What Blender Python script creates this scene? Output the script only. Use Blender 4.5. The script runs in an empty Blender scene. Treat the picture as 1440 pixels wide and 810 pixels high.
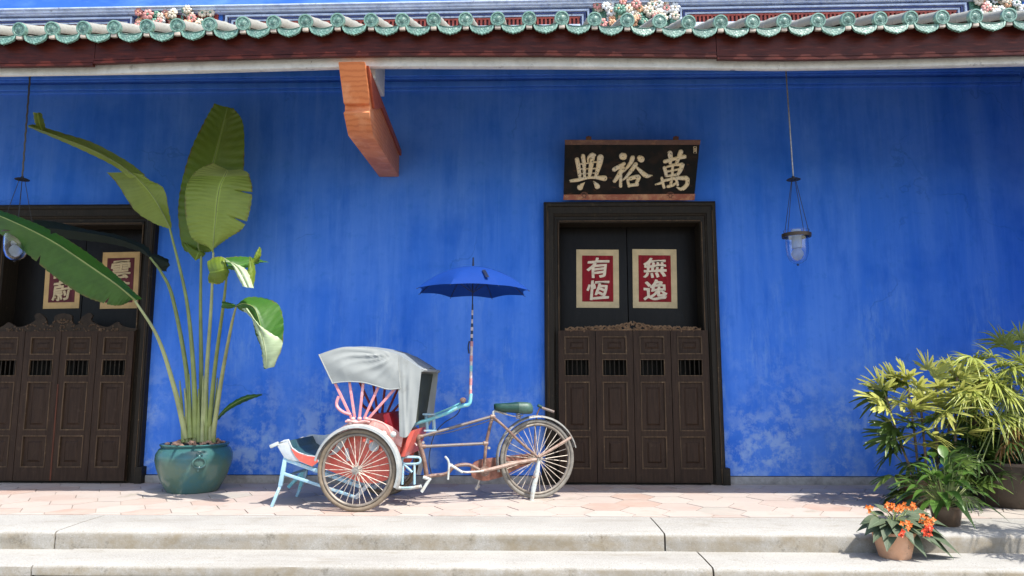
import bpy, bmesh, math, random
from mathutils import Vector, Matrix, Quaternion, noise as mnoise
random.seed(7)
R = math.radians
C = bpy.context.scene.collection
SC = bpy.context.scene

# ------------------------------------------------------------------ camera
CAM_H, PITCH, YAW, FOC = 1.04, R(7.5), R(1.2), 1000.0      # focal length in pixels of a 1440 px wide frame
cd = bpy.data.cameras.new('camera'); cam = bpy.data.objects.new('camera', cd); C.objects.link(cam)
cd.sensor_width = 36; cd.lens = 36 * FOC / 1440; cd.clip_end = 300; cd.clip_start = 0.05
cam.location = (0, 0, CAM_H); cam.rotation_euler = (math.pi / 2 + PITCH, 0, YAW)
SC.camera = cam
# ------------------------------------------------------------------ sky, sun, exposure
SUN_TO = Vector((-0.45, 0.405, -1.0)).normalized()          # the way the sunlight travels
w = bpy.data.worlds.new('World'); SC.world = w; w.use_nodes = True
nt = w.node_tree; bg = nt.nodes['Background']
sky = nt.nodes.new('ShaderNodeTexSky'); sky.sky_type = 'NISHITA'; sky.sun_disc = False
sky.sun_elevation = math.asin(-SUN_TO.z); sky.sun_rotation = math.atan2(-SUN_TO.x, -SUN_TO.y)
sky.air_density = 1.0; sky.dust_density = 2.0; sky.ozone_density = 1.0
nt.links.new(sky.outputs[0], bg.inputs[0]); bg.inputs[1].default_value = 0.15
sd = bpy.data.lights.new('sun', 'SUN'); sd.energy = 3.4; sd.angle = R(0.5); sd.color = (1.0, 0.95, 0.87)
sun = bpy.data.objects.new('sun', sd); C.objects.link(sun)
sun.rotation_euler = SUN_TO.to_track_quat('-Z', 'Y').to_euler()
SC.view_settings.view_transform = 'Standard'; SC.view_settings.look = 'None'
SC.view_settings.exposure = 1.15; SC.view_settings.gamma = 1.0
SC.cycles.max_bounces = 8; SC.cycles.diffuse_bounces = 5; SC.cycles.use_denoising = True
SC.cycles.transparent_max_bounces = 16

# ------------------------------------------------------------------ sight lines (photo pixel + depth -> point in the place)
FW = Vector((-math.sin(YAW) * math.cos(PITCH), math.cos(YAW) * math.cos(PITCH), math.sin(PITCH)))
RT = Vector((math.cos(YAW), math.sin(YAW), 0)); UP = RT.cross(FW)
EYE = Vector((0, 0, CAM_H))
def ray(px, py): return FW + RT * ((px - 720) / FOC) + UP * ((405 - py) / FOC)
def P(px, py, Y): d = ray(px, py); return EYE + d * (Y / d.y)
def PZ(px, py, z=0.0): d = ray(px, py); return EYE + d * ((z - CAM_H) / d.z)
def PPL(px, py, p0, n): d = ray(px, py); return EYE + d * ((p0 - EYE).dot(n) / d.dot(n))

# ------------------------------------------------------------------ small helpers
def cr(pts, k=6):
    """Catmull-Rom through points (Vectors or tuples of floats)"""
    pts = [Vector(p) for p in pts]
    if len(pts) < 3: 
        return [pts[0].lerp(pts[1], i / k) for i in range(k + 1)]
    out = []
    for i in range(len(pts) - 1):
        p0 = pts[i - 1] if i else pts[0] * 2 - pts[1]
        p1, p2 = pts[i], pts[i + 1]
        p3 = pts[i + 2] if i + 2 < len(pts) else pts[-1] * 2 - pts[-2]
        for j in range(k):
            t = j / k
            out.append(0.5 * ((2 * p1) + (p2 - p0) * t + (2 * p0 - 5 * p1 + 4 * p2 - p3) * t * t + (3 * p1 - p0 - 3 * p2 + p3) * t ** 3))
    out.append(pts[-1].copy())
    return out

class MB:
    def __init__(s): s.v = []; s.f = []; s.m = []; s.uv = {}
    def add(s, vs, fs, mi=0):
        o = len(s.v); s.v += [Vector(p) for p in vs]
        for f in fs: s.f.append([o + i for i in f]); s.m.append(mi)
        return o
    def box(s, a, b, mi=0, M=None):
        (x0, y0, z0), (x1, y1, z1) = a, b
        vs = [Vector(p) for p in ((x0,y0,z0),(x1,y0,z0),(x1,y1,z0),(x0,y1,z0),(x0,y0,z1),(x1,y0,z1),(x1,y1,z1),(x0,y1,z1))]
        if M is not None: vs = [M @ p for p in vs]
        s.add(vs, [(0,3,2,1),(4,5,6,7),(0,1,5,4),(1,2,6,5),(2,3,7,6),(3,0,4,7)], mi)
    def tube(s, pts, r, n=8, mi=0, cap=True, flat=1.0):
        pts = [Vector(p) for p in pts]; m = len(pts)
        rs = list(r) if isinstance(r, (list, tuple)) else [r] * m
        if len(rs) != m: rs = [rs[0] + (rs[-1] - rs[0]) * i / (m - 1) for i in range(m)]
        t0 = (pts[1] - pts[0]).normalized()
        a = Vector((0, 0, 1)) if abs(t0.z) < .9 else Vector((0, 1, 0))
        nrm = t0.cross(a).normalized(); vs = []
        for i in range(m):
            t = (pts[min(i + 1, m - 1)] - pts[max(i - 1, 0)])
            t = t.normalized() if t.length > 1e-9 else t0
            nrm = (nrm - t * nrm.dot(t)).normalized(); b = t.cross(nrm)
            for j in range(n):
                an = 2 * math.pi * j / n
                vs.append(pts[i] + (nrm * math.cos(an) + b * math.sin(an) * flat) * rs[i])
        fs = [(i*n+j, i*n+(j+1)%n, (i+1)*n+(j+1)%n, (i+1)*n+j) for i in range(m-1) for j in range(n)]
        if cap: fs += [tuple(range(n))[::-1], tuple((m-1)*n + j for j in range(n))]
        s.add(vs, fs, mi)
    def bar(s, a, b, w, h, mi=0, up=(0, 0, 1)):
        a, b = Vector(a), Vector(b); t = (b - a).normalized(); up = Vector(up)
        sd_ = t.cross(up)
        if sd_.length < 1e-4: sd_ = t.cross(Vector((1, 0, 0)))
        sd_.normalize(); u = sd_.cross(t)
        vs = [p + sd_ * (w/2*i) + u * (h/2*j) for p in (a, b) for i, j in ((-1,-1),(1,-1),(1,1),(-1,1))]
        s.add(vs, [(0,1,2,3),(7,6,5,4),(0,4,5,1),(1,5,6,2),(2,6,7,3),(3,7,4,0)], mi)
    def lathe(s, prof, c=(0,0,0), n=32, mi=0, axis=None, wob=0):
        c = Vector(c); vs = []
        q = Quaternion() if axis is None else Vector((0,0,1)).rotation_difference(Vector(axis))
        for k, (r, z) in enumerate(prof):
            for j in range(n):
                a = 2*math.pi*j/n
                rr = r * (1 + wob * math.sin(3*a + k*.2))
                vs.append(c + q @ Vector((rr*math.cos(a), rr*math.sin(a), z)))
        m = len(prof)
        fs = [(i*n+j, i*n+(j+1)%n, (i+1)*n+(j+1)%n, (i+1)*n+j) for i in range(m-1) for j in range(n)]
        s.add(vs, fs, mi)
    def prism(s, poly, d, mi=0, top=True):
        """poly: 3D points of a flat outline, pushed along vector d"""
        poly = [Vector(p) for p in poly]; d = Vector(d); n = len(poly)
        vs = poly + [p + d for p in poly]
        fs = [tuple(range(n)), tuple(range(2*n-1, n-1, -1))] + [(i, i+n, (i+1)%n+n, (i+1)%n)[::1] for i in range(n)]
        s.add(vs, fs, mi)
    def blob(s, c, r, mi=0, sub=1, q=None):
        bm = bmesh.new(); bmesh.ops.create_icosphere(bm, subdivisions=sub, radius=1)
        r = Vector(r) if not isinstance(r, (int, float)) else Vector((r, r, r)); c = Vector(c)
        vs = []
        for v in bm.verts:
            p = Vector((v.co.x*r.x, v.co.y*r.y, v.co.z*r.z))
            if q is not None: p = q @ p
            vs.append(c + p)
        bm.verts.index_update()
        s.add(vs, [[v.index for v in f.verts] for f in bm.faces], mi); bm.free()
    def grid(s, rows, mi=0, uv=False):
        """rows: list of equal-length lists of points"""
        m, n = len(rows), len(rows[0])
        o = s.add([p for r_ in rows for p in r_], [(i*n+j, i*n+j+1, (i+1)*n+j+1, (i+1)*n+j) for i in range(m-1) for j in range(n-1)], mi)
        if uv:
            for i in range(m):
                for j in range(n): s.uv[o+i*n+j] = (j/(n-1), i/(m-1), random.random() if 0 else 0)
        return o
    def build(s, name, mats, parent=None, smooth=40, bevel=0, solid=0, fixn=True, dissolve=False):
        off = parent_origin(parent)
        me = bpy.data.meshes.new(name)
        me.from_pydata([tuple(p - off) for p in s.v], [], s.f)
        if not isinstance(mats, (list, tuple)): mats = [mats]
        for m_ in mats: me.materials.append(m_)
        me.polygons.foreach_set('material_index', s.m)
        if s.uv:
            at = me.attributes.new('luv', 'FLOAT_VECTOR', 'POINT')
            for i, u in s.uv.items(): at.data[i].vector = u
        me.update()
        if fixn or bevel or solid:
            bm = bmesh.new(); bm.from_mesh(me)
            if fixn: bmesh.ops.recalc_face_normals(bm, faces=bm.faces)
            if solid: bmesh.ops.solidify(bm, geom=bm.faces[:], thickness=solid)
            if bevel:
                es = [e for e in bm.edges if len(e.link_faces) == 2 and e.calc_face_angle(0) > R(35)]
                bmesh.ops.bevel(bm, geom=es, offset=bevel, segments=2, profile=.6, affect='EDGES', clamp_overlap=True)
            bm.to_mesh(me); bm.free()
        if smooth:
            me.polygons.foreach_set('use_smooth', [True]*len(me.polygons))
            me.set_sharp_from_angle(angle=R(smooth))
        o = bpy.data.objects.new(name, me); C.objects.link(o)
        if parent is not None: o.parent = parent
        return o

def parent_origin(p):
    o = Vector((0, 0, 0))
    while p is not None: o += p.location; p = p.parent
    return o
def tag(o, label=None, cat=None, group=None, kind=None):
    if label: o['label'] = label
    if cat: o['category'] = cat
    if group: o['group'] = group
    if kind: o['kind'] = kind
    return o
def thing(name, loc, label, cat, group=None):
    o = bpy.data.objects.new(name, None); C.objects.link(o); o.location = loc; o.empty_display_size = .1
    return tag(o, label, cat, group)
def share(src, name, parent, loc):
    o = bpy.data.objects.new(name, src.data); C.objects.link(o); o.parent = parent; o.location = loc
    return o

# ------------------------------------------------------------------ materials
def N(nt, t, **kw):
    n = nt.nodes.new(t)
    for k, v in kw.items():
        if k.startswith('i_'): n.inputs[k[2:].replace('_', ' ')].default_value = v
        else: setattr(n, k, v)
    return n
class Mat:
    def __init__(s, name, col, rough=.6, metal=0, spec=.5):
        s.m = bpy.data.materials.new(name); s.m.use_nodes = True; s.t = s.m.node_tree
        s.b = s.t.nodes['Principled BSDF']; s.out = s.t.nodes['Material Output']
        s.b.inputs['Roughness'].default_value = rough; s.b.inputs['Metallic'].default_value = metal
        s.b.inputs['Specular IOR Level'].default_value = spec
        rgb = N(s.t, 'ShaderNodeRGB'); rgb.outputs[0].default_value = (*col, 1); s.col = rgb.outputs[0]
        s.tc = N(s.t, 'ShaderNodeTexCoord'); s.co = s.tc.outputs['Object']; s.bump_in = None
        s.done = False
    def L(s, a, b): s.t.links.new(a, b)
    def map(s, scale=(1,1,1), src=None):
        n = N(s.t, 'ShaderNodeMapping'); n.inputs['Scale'].default_value = scale; s.L(src or s.co, n.inputs[0]); return n.outputs[0]
    def noise(s, scale, detail=5, rough=.6, vec=None, dist=0):
        n = N(s.t, 'ShaderNodeTexNoise'); n.inputs['Scale'].default_value = scale; n.inputs['Detail'].default_value = detail
        n.inputs['Roughness'].default_value = rough; n.inputs['Distortion'].default_value = dist
        s.L(vec or s.co, n.inputs['Vector']); return n.outputs['Fac']
    def ramp(s, fac, a, b, va=0.0, vb=1.0):
        n = N(s.t, 'ShaderNodeMapRange'); n.clamp = True
        for i, v in zip(('From Min','From Max','To Min','To Max'), (a, b, va, vb)): n.inputs[i].default_value = v
        s.L(fac, n.inputs['Value']); return n.outputs[0]
    def math(s, op, a, b):
        n = N(s.t, 'ShaderNodeMath', operation=op)
        for i, v in enumerate((a, b)):
            if isinstance(v, (int, float)): n.inputs[i].default_value = v
            else: s.L(v, n.inputs[i])
        return n.outputs[0]
    def mix(s, fac, col, mode='MIX'):
        n = N(s.t, 'ShaderNodeMix', data_type='RGBA', blend_type=mode)
        if isinstance(fac, (int, float)): n.inputs[0].default_value = fac
        else: s.L(fac, n.inputs[0])
        s.L(s.col, n.inputs[6])
        if isinstance(col, tuple): n.inputs[7].default_value = (*col, 1)
        else: s.L(col, n.inputs[7])
        s.col = n.outputs[2]; return s
    def blotch(s, col, scale, a, b, amount=1, detail=6, vec=None, rough=.65, dist=0):
        return s.mix(s.ramp(s.noise(scale, detail, rough, vec, dist), a, b, 0, amount), col)
    def bump(s, h, strength=.3, dist=.01):
        n = N(s.t, 'ShaderNodeBump'); n.inputs['Strength'].default_value = strength; n.inputs['Distance'].default_value = dist
        s.L(h, n.inputs['Height'])
        if s.bump_in: s.L(s.bump_in, n.inputs['Normal'])
        s.bump_in = n.outputs[0]; return s
    def roughvar(s, h, a, b): s.L(s.ramp(h, .3, .7, a, b), s.b.inputs['Roughness']); return s
    def sep(s, src=None):
        n = N(s.t, 'ShaderNodeSeparateXYZ'); s.L(src or s.co, n.inputs[0]); return n.outputs
    def end(s, translucent=0):
        s.L(s.col, s.b.inputs['Base Color'])
        if s.bump_in: s.L(s.bump_in, s.b.inputs['Normal'])
        if translucent:
            tr = N(s.t, 'ShaderNodeBsdfTranslucent'); mx = N(s.t, 'ShaderNodeMixShader'); mx.inputs[0].default_value = translucent
            s.L(s.col, tr.inputs[0]); s.L(s.b.outputs[0], mx.inputs[1]); s.L(tr.outputs[0], mx.inputs[2]); s.L(mx.outputs[0], s.out.inputs[0])
        return s.m
def simple(name, col, rough=.6, metal=0, var=.25, scale=12, bump=.15, bscale=60, spec=.5):
    m = Mat(name, col, rough, metal, spec)
    m.blotch(tuple(c*(1-var) for c in col), scale, .4, .65)
    if bump: m.bump(m.noise(bscale, 4), bump, .004)
    return m.end()
def paint(name, col, wear, amount=.8, rough=.45, scale=14, lo=.55, hi=.62):
    """old paint: brush variation, chips that show another colour"""
    m = Mat(name, col, rough)
    m.blotch(tuple(min(1, c*1.35+.03) for c in col), 6, .45, .7, .5)
    m.blotch(tuple(c*.7 for c in col), 22, .5, .7, .5)
    f = m.ramp(m.noise(scale, 9, .75), lo-.02, hi-.03, 0, amount); m.mix(f, wear)
    m.blotch((.09, .06, .04), scale*1.6, .60, .66, .7, detail=9, rough=.75)
    m.bump(f, .3, .002).bump(m.noise(40, 6), .25, .003)
    return m.end()

BLUE = (0.050, 0.190, 0.72)
def wall_material():
    m = Mat('blue_limewash', BLUE, .9, spec=.05)
    xyz = m.sep()
    streak = m.map((3.2, 3.2, .20))
    m.blotch((.115, .275, .78), 1.2, .42, .70, .62, vec=streak, dist=.15)      # faded vertical runs
    m.blotch((.012, .115, .58), 2.7, .50, .72, .65, vec=m.map((1.6, 1.6, .35)))
    m.blotch((.12, .28, .78), .55, .45, .66, .65)
    m.blotch((.024, .15, .62), 1.3, .52, .74, .28, vec=m.map((9, 9, .5)), detail=3)
    m.blotch((.13, .29, .76), 1.7, .58, .76, .28, vec=m.map((11, 11, .35)), detail=3)
    m.blotch((.010, .110, .58), .8, .53, .72, .6, detail=4)
    m.blotch((.026, .16, .56), 9, .55, .72, .35, detail=8)
    low = m.ramp(xyz[2], .25, 1.45, 1, 0)                                     # salts creep up from the floor
    big = m.ramp(m.noise(1.3, 5, .65), .40, .55)
    fine = m.ramp(m.noise(5.5, 9, .72, dist=.12), .45, .57)
    f = m.math('MULTIPLY', m.math('MULTIPLY', low, big), fine)
    m.mix(m.math('MULTIPLY', f, .72), (.38, .51, .74))
    high = m.ramp(xyz[2], 1.0, 2.4, 1, 0)
    f2 = m.math('MULTIPLY', m.math('MULTIPLY', high, m.ramp(m.noise(1.1, 3, .6, vec=m.map((1.6, 1.6, .6))), .47, .62)), m.ramp(m.noise(5, 8, .72, vec=m.map((2.6, 2.6, .55))), .47, .62))
    m.mix(m.math('MULTIPLY', f2, .60), (.25, .42, .74))
    m.blotch((.38, .52, .76), 40, .72, .75, .35, detail=3)                   # little flakes
    v = N(m.t, 'ShaderNodeTexVoronoi', feature='DISTANCE_TO_EDGE'); v.inputs['Scale'].default_value = .55
    wob = N(m.t, 'ShaderNodeTexNoise'); wob.inputs['Scale'].default_value = 3.0; wob.inputs['Detail'].default_value = 7; m.L(m.co, wob.inputs['Vector'])
    va = N(m.t, 'ShaderNodeVectorMath', operation='MULTIPLY_ADD'); va.inputs[1].default_value = (.5, .5, .5); m.L(wob.outputs['Color'], va.inputs[0]); m.L(m.co, va.inputs[2]); m.L(va.outputs[0], v.inputs['Vector'])
    crack = m.math('MULTIPLY', m.ramp(v.outputs['Distance'], .0, .006, 1, 0), m.ramp(m.noise(.9, 3), .54, .60))
    m.mix(m.math('MULTIPLY', crack, .30), (.012, .08, .34))
    m.bump(m.noise(3, 6), .2, .03).bump(m.noise(26, 6), .14, .006).bump(m.noise(80, 5), .12, .003)
    return m.end()
M = {}
M['blue'] = wall_material()
def upper_blue():
    m = Mat('sunlit_blue_paint', (.035, .13, .55), .8, spec=.2)
    m.blotch((.16, .32, .66), 1.1, .45, .7, .8, vec=m.map((.6, 1, 1.6))); m.blotch((.02, .08, .42), 2.3, .5, .7, .5)
    return m.end()
M['upper'] = upper_blue()
def granite(name, dirt=.5):
    m = Mat(name, (.335, .328, .305), .8, spec=.15)
    m.blotch((.28, .272, .25), 2.2, .4, .7, .9); m.blotch((.40, .395, .38), 90, .5, .62, .7, detail=3); m.blotch((.25, .235, .21), 1.4, .52, .7, .6, vec=m.map((.5, 2, 2)))
    m.blotch((.16, .145, .12), 110, .58, .68, .6, detail=2)
    m.blotch((.20, .17, .12), 2.6, .56, .74, dirt, vec=m.map((1, 2.5, 3)))
    g = N(m.t, 'ShaderNodeNewGeometry'); nz = m.sep(g.outputs['Normal'])[2]
    side = m.ramp(nz, .2, .9, 1, 0)                                            # risers collect soil
    soil = m.math('MULTIPLY', side, m.ramp(m.noise(4.2, 9, .75), .40, .62, .25, .95)); m.mix(soil, (.225, .19, .135))
    m.mix(m.math('MULTIPLY', side, m.ramp(m.noise(6, 9, .8), .55, .66, 0, .7)), (.09, .078, .055))
    m.blotch((.10, .09, .07), 5, .66, .74, .5, detail=8)
    m.bump(m.noise(120, 4), .35, .004).bump(m.noise(4, 5), .3, .02)
    return m.end()
M['granite'] = granite('worn_granite')
def hexfloor():
    m = Mat('terracotta_hex_tile', (.47, .34, .275), .75, spec=.3)
    g = N(m.t, 'ShaderNodeNewGeometry'); rnd = g.outputs['Random Per Island']
    r_ = N(m.t, 'ShaderNodeValToRGB'); el = r_.color_ramp.elements; el[0].color = (.54, .47, .42, 1); el[1].color = (.38, .36, .31, 1)
    for p_, c_ in ((.25, (.48, .37, .32, 1)), (.45, (.54, .48, .43, 1)), (.62, (.46, .29, .22, 1)), (.75, (.48, .39, .34, 1)), (.9, (.52, .45, .40, 1))):
        e = el.new(p_); e.color = c_
    m.L(rnd, r_.inputs[0]); m.col = r_.outputs[0]
    m.mix(.42, (.24, .225, .21)); m.blotch((.20, .19, .13), 1.2, .60, .68, .55, detail=8); m.blotch((.44, .38, .335), 2.5, .42, .68, .6); m.blotch((.33, .22, .17), 4.5, .55, .75, .5); m.blotch((.2, .16, .13), 30, .62, .75, .35)
    m.bump(m.noise(35, 5), .2, .004)
    return m.end()
M['hex'] = hexfloor()
M['grout'] = simple('floor_grout', (.30, .26, .225), .9, var=.5, scale=3)
M['court'] = simple('courtyard_paving', (.20, .19, .17), .85, var=.2, scale=1.2)
M['plinth'] = simple('lime_plinth', (.36, .34, .32), .9, var=.4, scale=9)
def wood(name, col, dark, rough=.5, scale=(9, 9, .7), wear=None, wa=.5, spec=.15):
    m = Mat(name, col, rough, spec=spec)
    m.blotch(dark, 6, .35, .65, .9, vec=m.map(scale)); m.blotch(tuple(c*1.5 for c in col), 22, .55, .75, .35, vec=m.map(scale))
    if wear: m.blotch(wear, 17, .60, .70, wa, detail=8)
    m.bump(m.noise(30, 5, vec=m.map(scale)), .25, .003)
    return m.end()
M['door'] = wood('dark_door_timber', (.046, .0265, .0165), (.024, .0135, .0085), .55, wear=(.09, .06, .038), wa=.35)
M['door_edge'] = wood('worn_door_bead', (.12, .075, .042), (.035, .022, .014), .55, wear=(.3, .2, .11), wa=.6)
M['frame'] = wood('black_brown_frame', (.028, .021, .014), (.014, .011, .008), .45, wear=(.10, .075, .04), wa=.4)
M['lacquer'] = wood('black_lacquer', (.011, .0088, .007), (.006, .005, .004), .40, scale=(4, 4, .8), wear=(.02, .02, .018), wa=.3)
M['void'] = simple('black_backing', (.004, .004, .004), .9, bump=0)  # near-black, stands in for the unlit space behind the doors
M['crest'] = wood('carved_gilt_crest', (.22, .135, .075), (.07, .04, .024), .55, scale=(3, 3, 3), wear=(.34, .22, .12), wa=.5)
M['crest_dull'] = wood('dull_gilt_carving', (.11, .068, .04), (.035, .022, .014), .6, scale=(3, 3, 3), wear=(.22, .13, .08), wa=.5)
M['crest_dark'] = wood('carved_dark_crest', (.040, .027, .017), (.02, .014, .01), .6, scale=(3, 3, 3), wear=(.20, .12, .07), wa=.7)
M['soffit'] = wood('dark_soffit_board', (.045, .022, .014), (.02, .011, .008), .6, scale=(6, .6, 6))
M['white'] = paint('cream_beam_paint', (.62, .60, .54), (.42, .38, .31), .4, scale=5, lo=.5, hi=.75)
M['fascia'] = wood('oxblood_fascia', (.090, .018, .011), (.036, .009, .007), .38, scale=(.8, 6, 6), wear=(.03, .008, .006), wa=.5)
M['orange'] = wood('orange_timber', (.66, .22, .085), (.46, .125, .045), .5, scale=(4, .9, 4), wear=(.74, .36, .18), wa=.5)
M['orange_red'] = wood('red_timber_flank', (.42, .10, .05), (.29, .065, .033), .5, scale=(4, .9, 4), wear=(.45, .14, .07), wa=.4)
def ringwood(name, col, dark, light):
    m = Mat(name, col, .5, spec=.2)
    n = N(m.t, 'ShaderNodeTexWave', wave_type='RINGS', rings_direction='X'); n.inputs['Scale'].default_value = 7.5; n.inputs['Distortion'].default_value = 5; n.inputs['Detail'].default_value = 4; n.inputs['Detail Scale'].default_value = 1.2
    m.L(m.map((.9, .55, 1.1)), n.inputs['Vector']); m.mix(m.ramp(n.outputs['Fac'], .45, 1, 0, .42), dark)
    m.blotch(light, 5, .5, .68, .6); m.blotch(dark, 30, .58, .72, .5, vec=m.map((4, .9, 4))); m.bump(n.outputs['Fac'], .12, .004)
    return m.end()
M['orange'] = ringwood('orange_timber', (.66, .225, .085), (.42, .105, .038), (.76, .36, .19))
def glaze():
    m = Mat('verdigris_roof_glaze', (.165, .31, .25), .38)
    g = N(m.t, 'ShaderNodeObjectInfo')
    m.blotch((.30, .42, .36), 7, .4, .65, .8); m.mix(m.ramp(g.outputs['Random'], .2, 1, 0, .5), (.17, .33, .27))
    m.blotch((.10, .12, .10), 14, .48, .66, .65)
    v = N(m.t, 'ShaderNodeTexVoronoi', feature='DISTANCE_TO_EDGE'); v.inputs['Scale'].default_value = 46; m.L(m.co, v.inputs['Vector'])
    f = m.ramp(v.outputs['Distance'], .04, .22, 1, 0); m.mix(m.math('MULTIPLY', f, .9), (.045, .12, .095))
    m.blotch((.50, .52, .47), 25, .6, .72, .5)
    m.bump(v.outputs['Distance'], .5, .006)
    return m.end()
M['glaze'] = glaze()
M['glaze_rim'] = simple('verdigris_rim', (.18, .33, .265), .4, var=.55, scale=30)
def barrel():
    m = Mat('weathered_roof_tile', (.26, .26, .235), .8, spec=.3)
    m.blotch((.24, .24, .21), 9, .4, .65, .9); m.blotch((.36, .355, .32), 18, .55, .7, .6); m.blotch((.08, .08, .07), 45, .55, .7, .6)
    m.bump(m.noise(50, 5), .35, .004); return m.end()
M['barrel'] = barrel()
M['mortar'] = simple('roof_mortar', (.50, .43, .36), .9)
M['frieze_white'] = paint('frieze_white_blue', (.50, .58, .72), (.16, .24, .46), .6, scale=9, lo=.5, hi=.7)
M['frieze_blue'] = simple('frieze_navy', (.045, .065, .20), .7, var=.4)
M['frieze_red'] = simple('frieze_red', (.40, .075, .05), .7, var=.5, scale=20)
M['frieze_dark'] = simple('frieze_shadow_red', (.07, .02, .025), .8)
M['cream'] = simple('aged_sheet', (.62, .47, .26), .75, var=.22, scale=6)
M['gold_sheet'] = simple('golden_sheet', (.60, .38, .15), .7, var=.22, scale=6)
def redp(name, c, d):
    m = Mat(name, c, .45, spec=.1); m.blotch(d, 5, .42, .62, .8, vec=m.map((6, 6, .8))); m.blotch(tuple(x*1.6+.04 for x in c), 12, .55, .72, .35, vec=m.map((5, 5, .5))); return m.end()
M['redpaper'] = redp('crimson_panel', (.27, .010, .017), (.17, .007, .012))
M['plumpaper'] = redp('plum_panel', (.13, .03, .035), (.08, .018, .022))
def goldm():
    m = Mat('old_gold_leaf', (.74, .58, .34), .5); m.blotch((.66, .58, .44), 9, .42, .62, .8); m.blotch((.03, .025, .02), 48, .58, .63, .95, detail=5); m.blotch((.66, .40, .16), 4, .6, .75, .6)
    m.bump(m.noise(80, 4), .4, .004); return m.end()
M['gold'] = goldm()
M['ivory'] = simple('ivory_lettering', (.80, .66, .48), .7, var=.2, scale=20)
def plq():
    m = Mat('worn_black_plaque', (.008, .008, .0075), .55, spec=.12); z = m.sep()[2]
    m.blotch((.028, .016, .011), 8, .45, .65, .8); m.blotch((.11, .05, .025), 9, .62, .70, .7, detail=9, vec=m.map((1, 1, 3))); return m.end()
M['plaque'] = plq()
M['plaque_rim'] = paint('worn_red_rim', (.26, .07, .032), (.55, .30, .15), .7, scale=9, lo=.48, hi=.66)
M['plaque_top'] = paint('worn_brown_rim', (.10, .035, .018), (.25, .11, .05), .5, scale=9)
M['iron'] = simple('dark_iron', (.03, .027, .025), .55, .3)
M['rod'] = simple('galvanised_rod', (.42, .40, .36), .45, .5, var=.4, scale=30)
def glassm():
    m = bpy.data.materials.new('clear_lamp_glass'); m.use_nodes = True; t = m.node_tree; b = t.nodes['Principled BSDF']
    b.inputs['Transmission Weight'].default_value = 1; b.inputs['Roughness'].default_value = .03; b.inputs['IOR'].default_value = 1.45
    b.inputs['Base Color'].default_value = (.93, .96, 1, 1); return m
M['glass'] = glassm()
def frostm():
    m = bpy.data.materials.new('frosted_tube'); m.use_nodes = True; b = m.node_tree.nodes['Principled BSDF']
    b.inputs['Transmission Weight'].default_value = .7; b.inputs['Roughness'].default_value = .35; b.inputs['IOR'].default_value = 1.2; b.inputs['Base Color'].default_value = (.72, .80, .86, 1); return m
M['frost'] = frostm()
def potm():
    m = Mat('teal_glazed_stoneware', (.035, .105, .105), .2, spec=.5); z = m.sep()[2]
    zz = m.math('ADD', z, m.math('MULTIPLY', m.noise(3.5, 5), .16))
    m.mix(m.ramp(zz, .33, .43, 1, 0), (.085, .150, .110)); m.mix(m.ramp(zz, .50, .545, 0, .8), (.045, .11, .10))
    m.blotch((.03, .15, .20), 2.4, .5, .68, .6); m.blotch((.14, .20, .15), 6, .6, .74, .5, detail=8, vec=m.map((1, 1, .4)))
    m.blotch((.05, .07, .05), 26, .66, .72, .6); m.bump(m.noise(9, 4), .15, .01); return m.end()
M['pot'] = potm()
M['terracotta'] = paint('sunny_terracotta', (.58, .31, .18), (.62, .42, .30), .5, rough=.7, scale=7, lo=.5, hi=.75)
M['brownpot'] = simple('brown_glazed_pot', (.115, .07, .04), .3, var=.4, scale=8)
M['bigpot'] = simple('large_brown_pot', (.07, .047, .03), .5, var=.5, scale=5)
M['soil'] = simple('potting_soil', (.06, .045, .03), .95, var=.5, scale=30, bump=.6)
M['pebble'] = simple('coral_pebble', (.45, .27, .19), .7, var=.35, scale=9)
def leafm(name, col, alt, tr=.3, vein=26, rough=.42, pale=None):
    m = Mat(name, col, rough, spec=.4)
    a = N(m.t, 'ShaderNodeAttribute', attribute_name='luv'); uv = m.sep(a.outputs['Vector'])
    m.blotch(alt, 4, .4, .65, .7)
    g = N(m.t, 'ShaderNodeObjectInfo'); m.mix(m.ramp(g.outputs['Random'], 0, 1, 0, .45), alt)
    if vein:
        c = m.math('ABSOLUTE', m.math('SUBTRACT', uv[0], .5), 0)
        cmb = N(m.t, 'ShaderNodeCombineXYZ'); m.L(m.math('MULTIPLY', c, 1.2), cmb.inputs[0]); m.L(m.math('MULTIPLY', m.math('SUBTRACT', uv[1], m.math('MULTIPLY', c, .22)), vein*1.6), cmb.inputs[1])
        w_ = m.ramp(m.noise(1.0, 4, .7, vec=cmb.outputs[0]), .35, .7)
        m.mix(m.ramp(w_, .2, 1, 0, .16), tuple(min(1, x*1.9) for x in col)); m.bump(w_, .10, .004)
        m.mix(m.ramp(c, .0, .035, .6, 0), tuple(min(1, x*2.2+.03) for x in col))
        m.mix(m.math('MULTIPLY', m.ramp(c, .455, .5, 0, 1), m.ramp(m.noise(9, 6, .7), .46, .6)), (.16, .11, .035))
        m.blotch((.20, .15, .05), 11, .70, .76, .6, detail=6)
    if pale:
        g2 = N(m.t, 'ShaderNodeNewGeometry'); m.mix(m.math('MULTIPLY', g2.outputs['Backfacing'], .85), pale)
    return m.end(tr)
M['banana'] = leafm('broad_leaf', (.185, .255, .028), (.12, .19, .018), .35, 30)
M['banana_olive'] = leafm('olive_broad_leaf', (.32, .39, .068), (.24, .31, .045), .35, 26)
M['banana_dark'] = leafm('deep_green_broad_leaf', (.048, .145, .018), (.022, .085, .011), .25, 30)
M['banana_lime'] = leafm('lime_leaf_fold', (.44, .48, .13), (.36, .42, .09), .35, 20)
M['banana_shade'] = leafm('painted_shade_leaf', (.006, .014, .007), (.004, .010, .005), .05, 0, .8)  # near-black leaf colour carries the shade it hangs in
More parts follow.
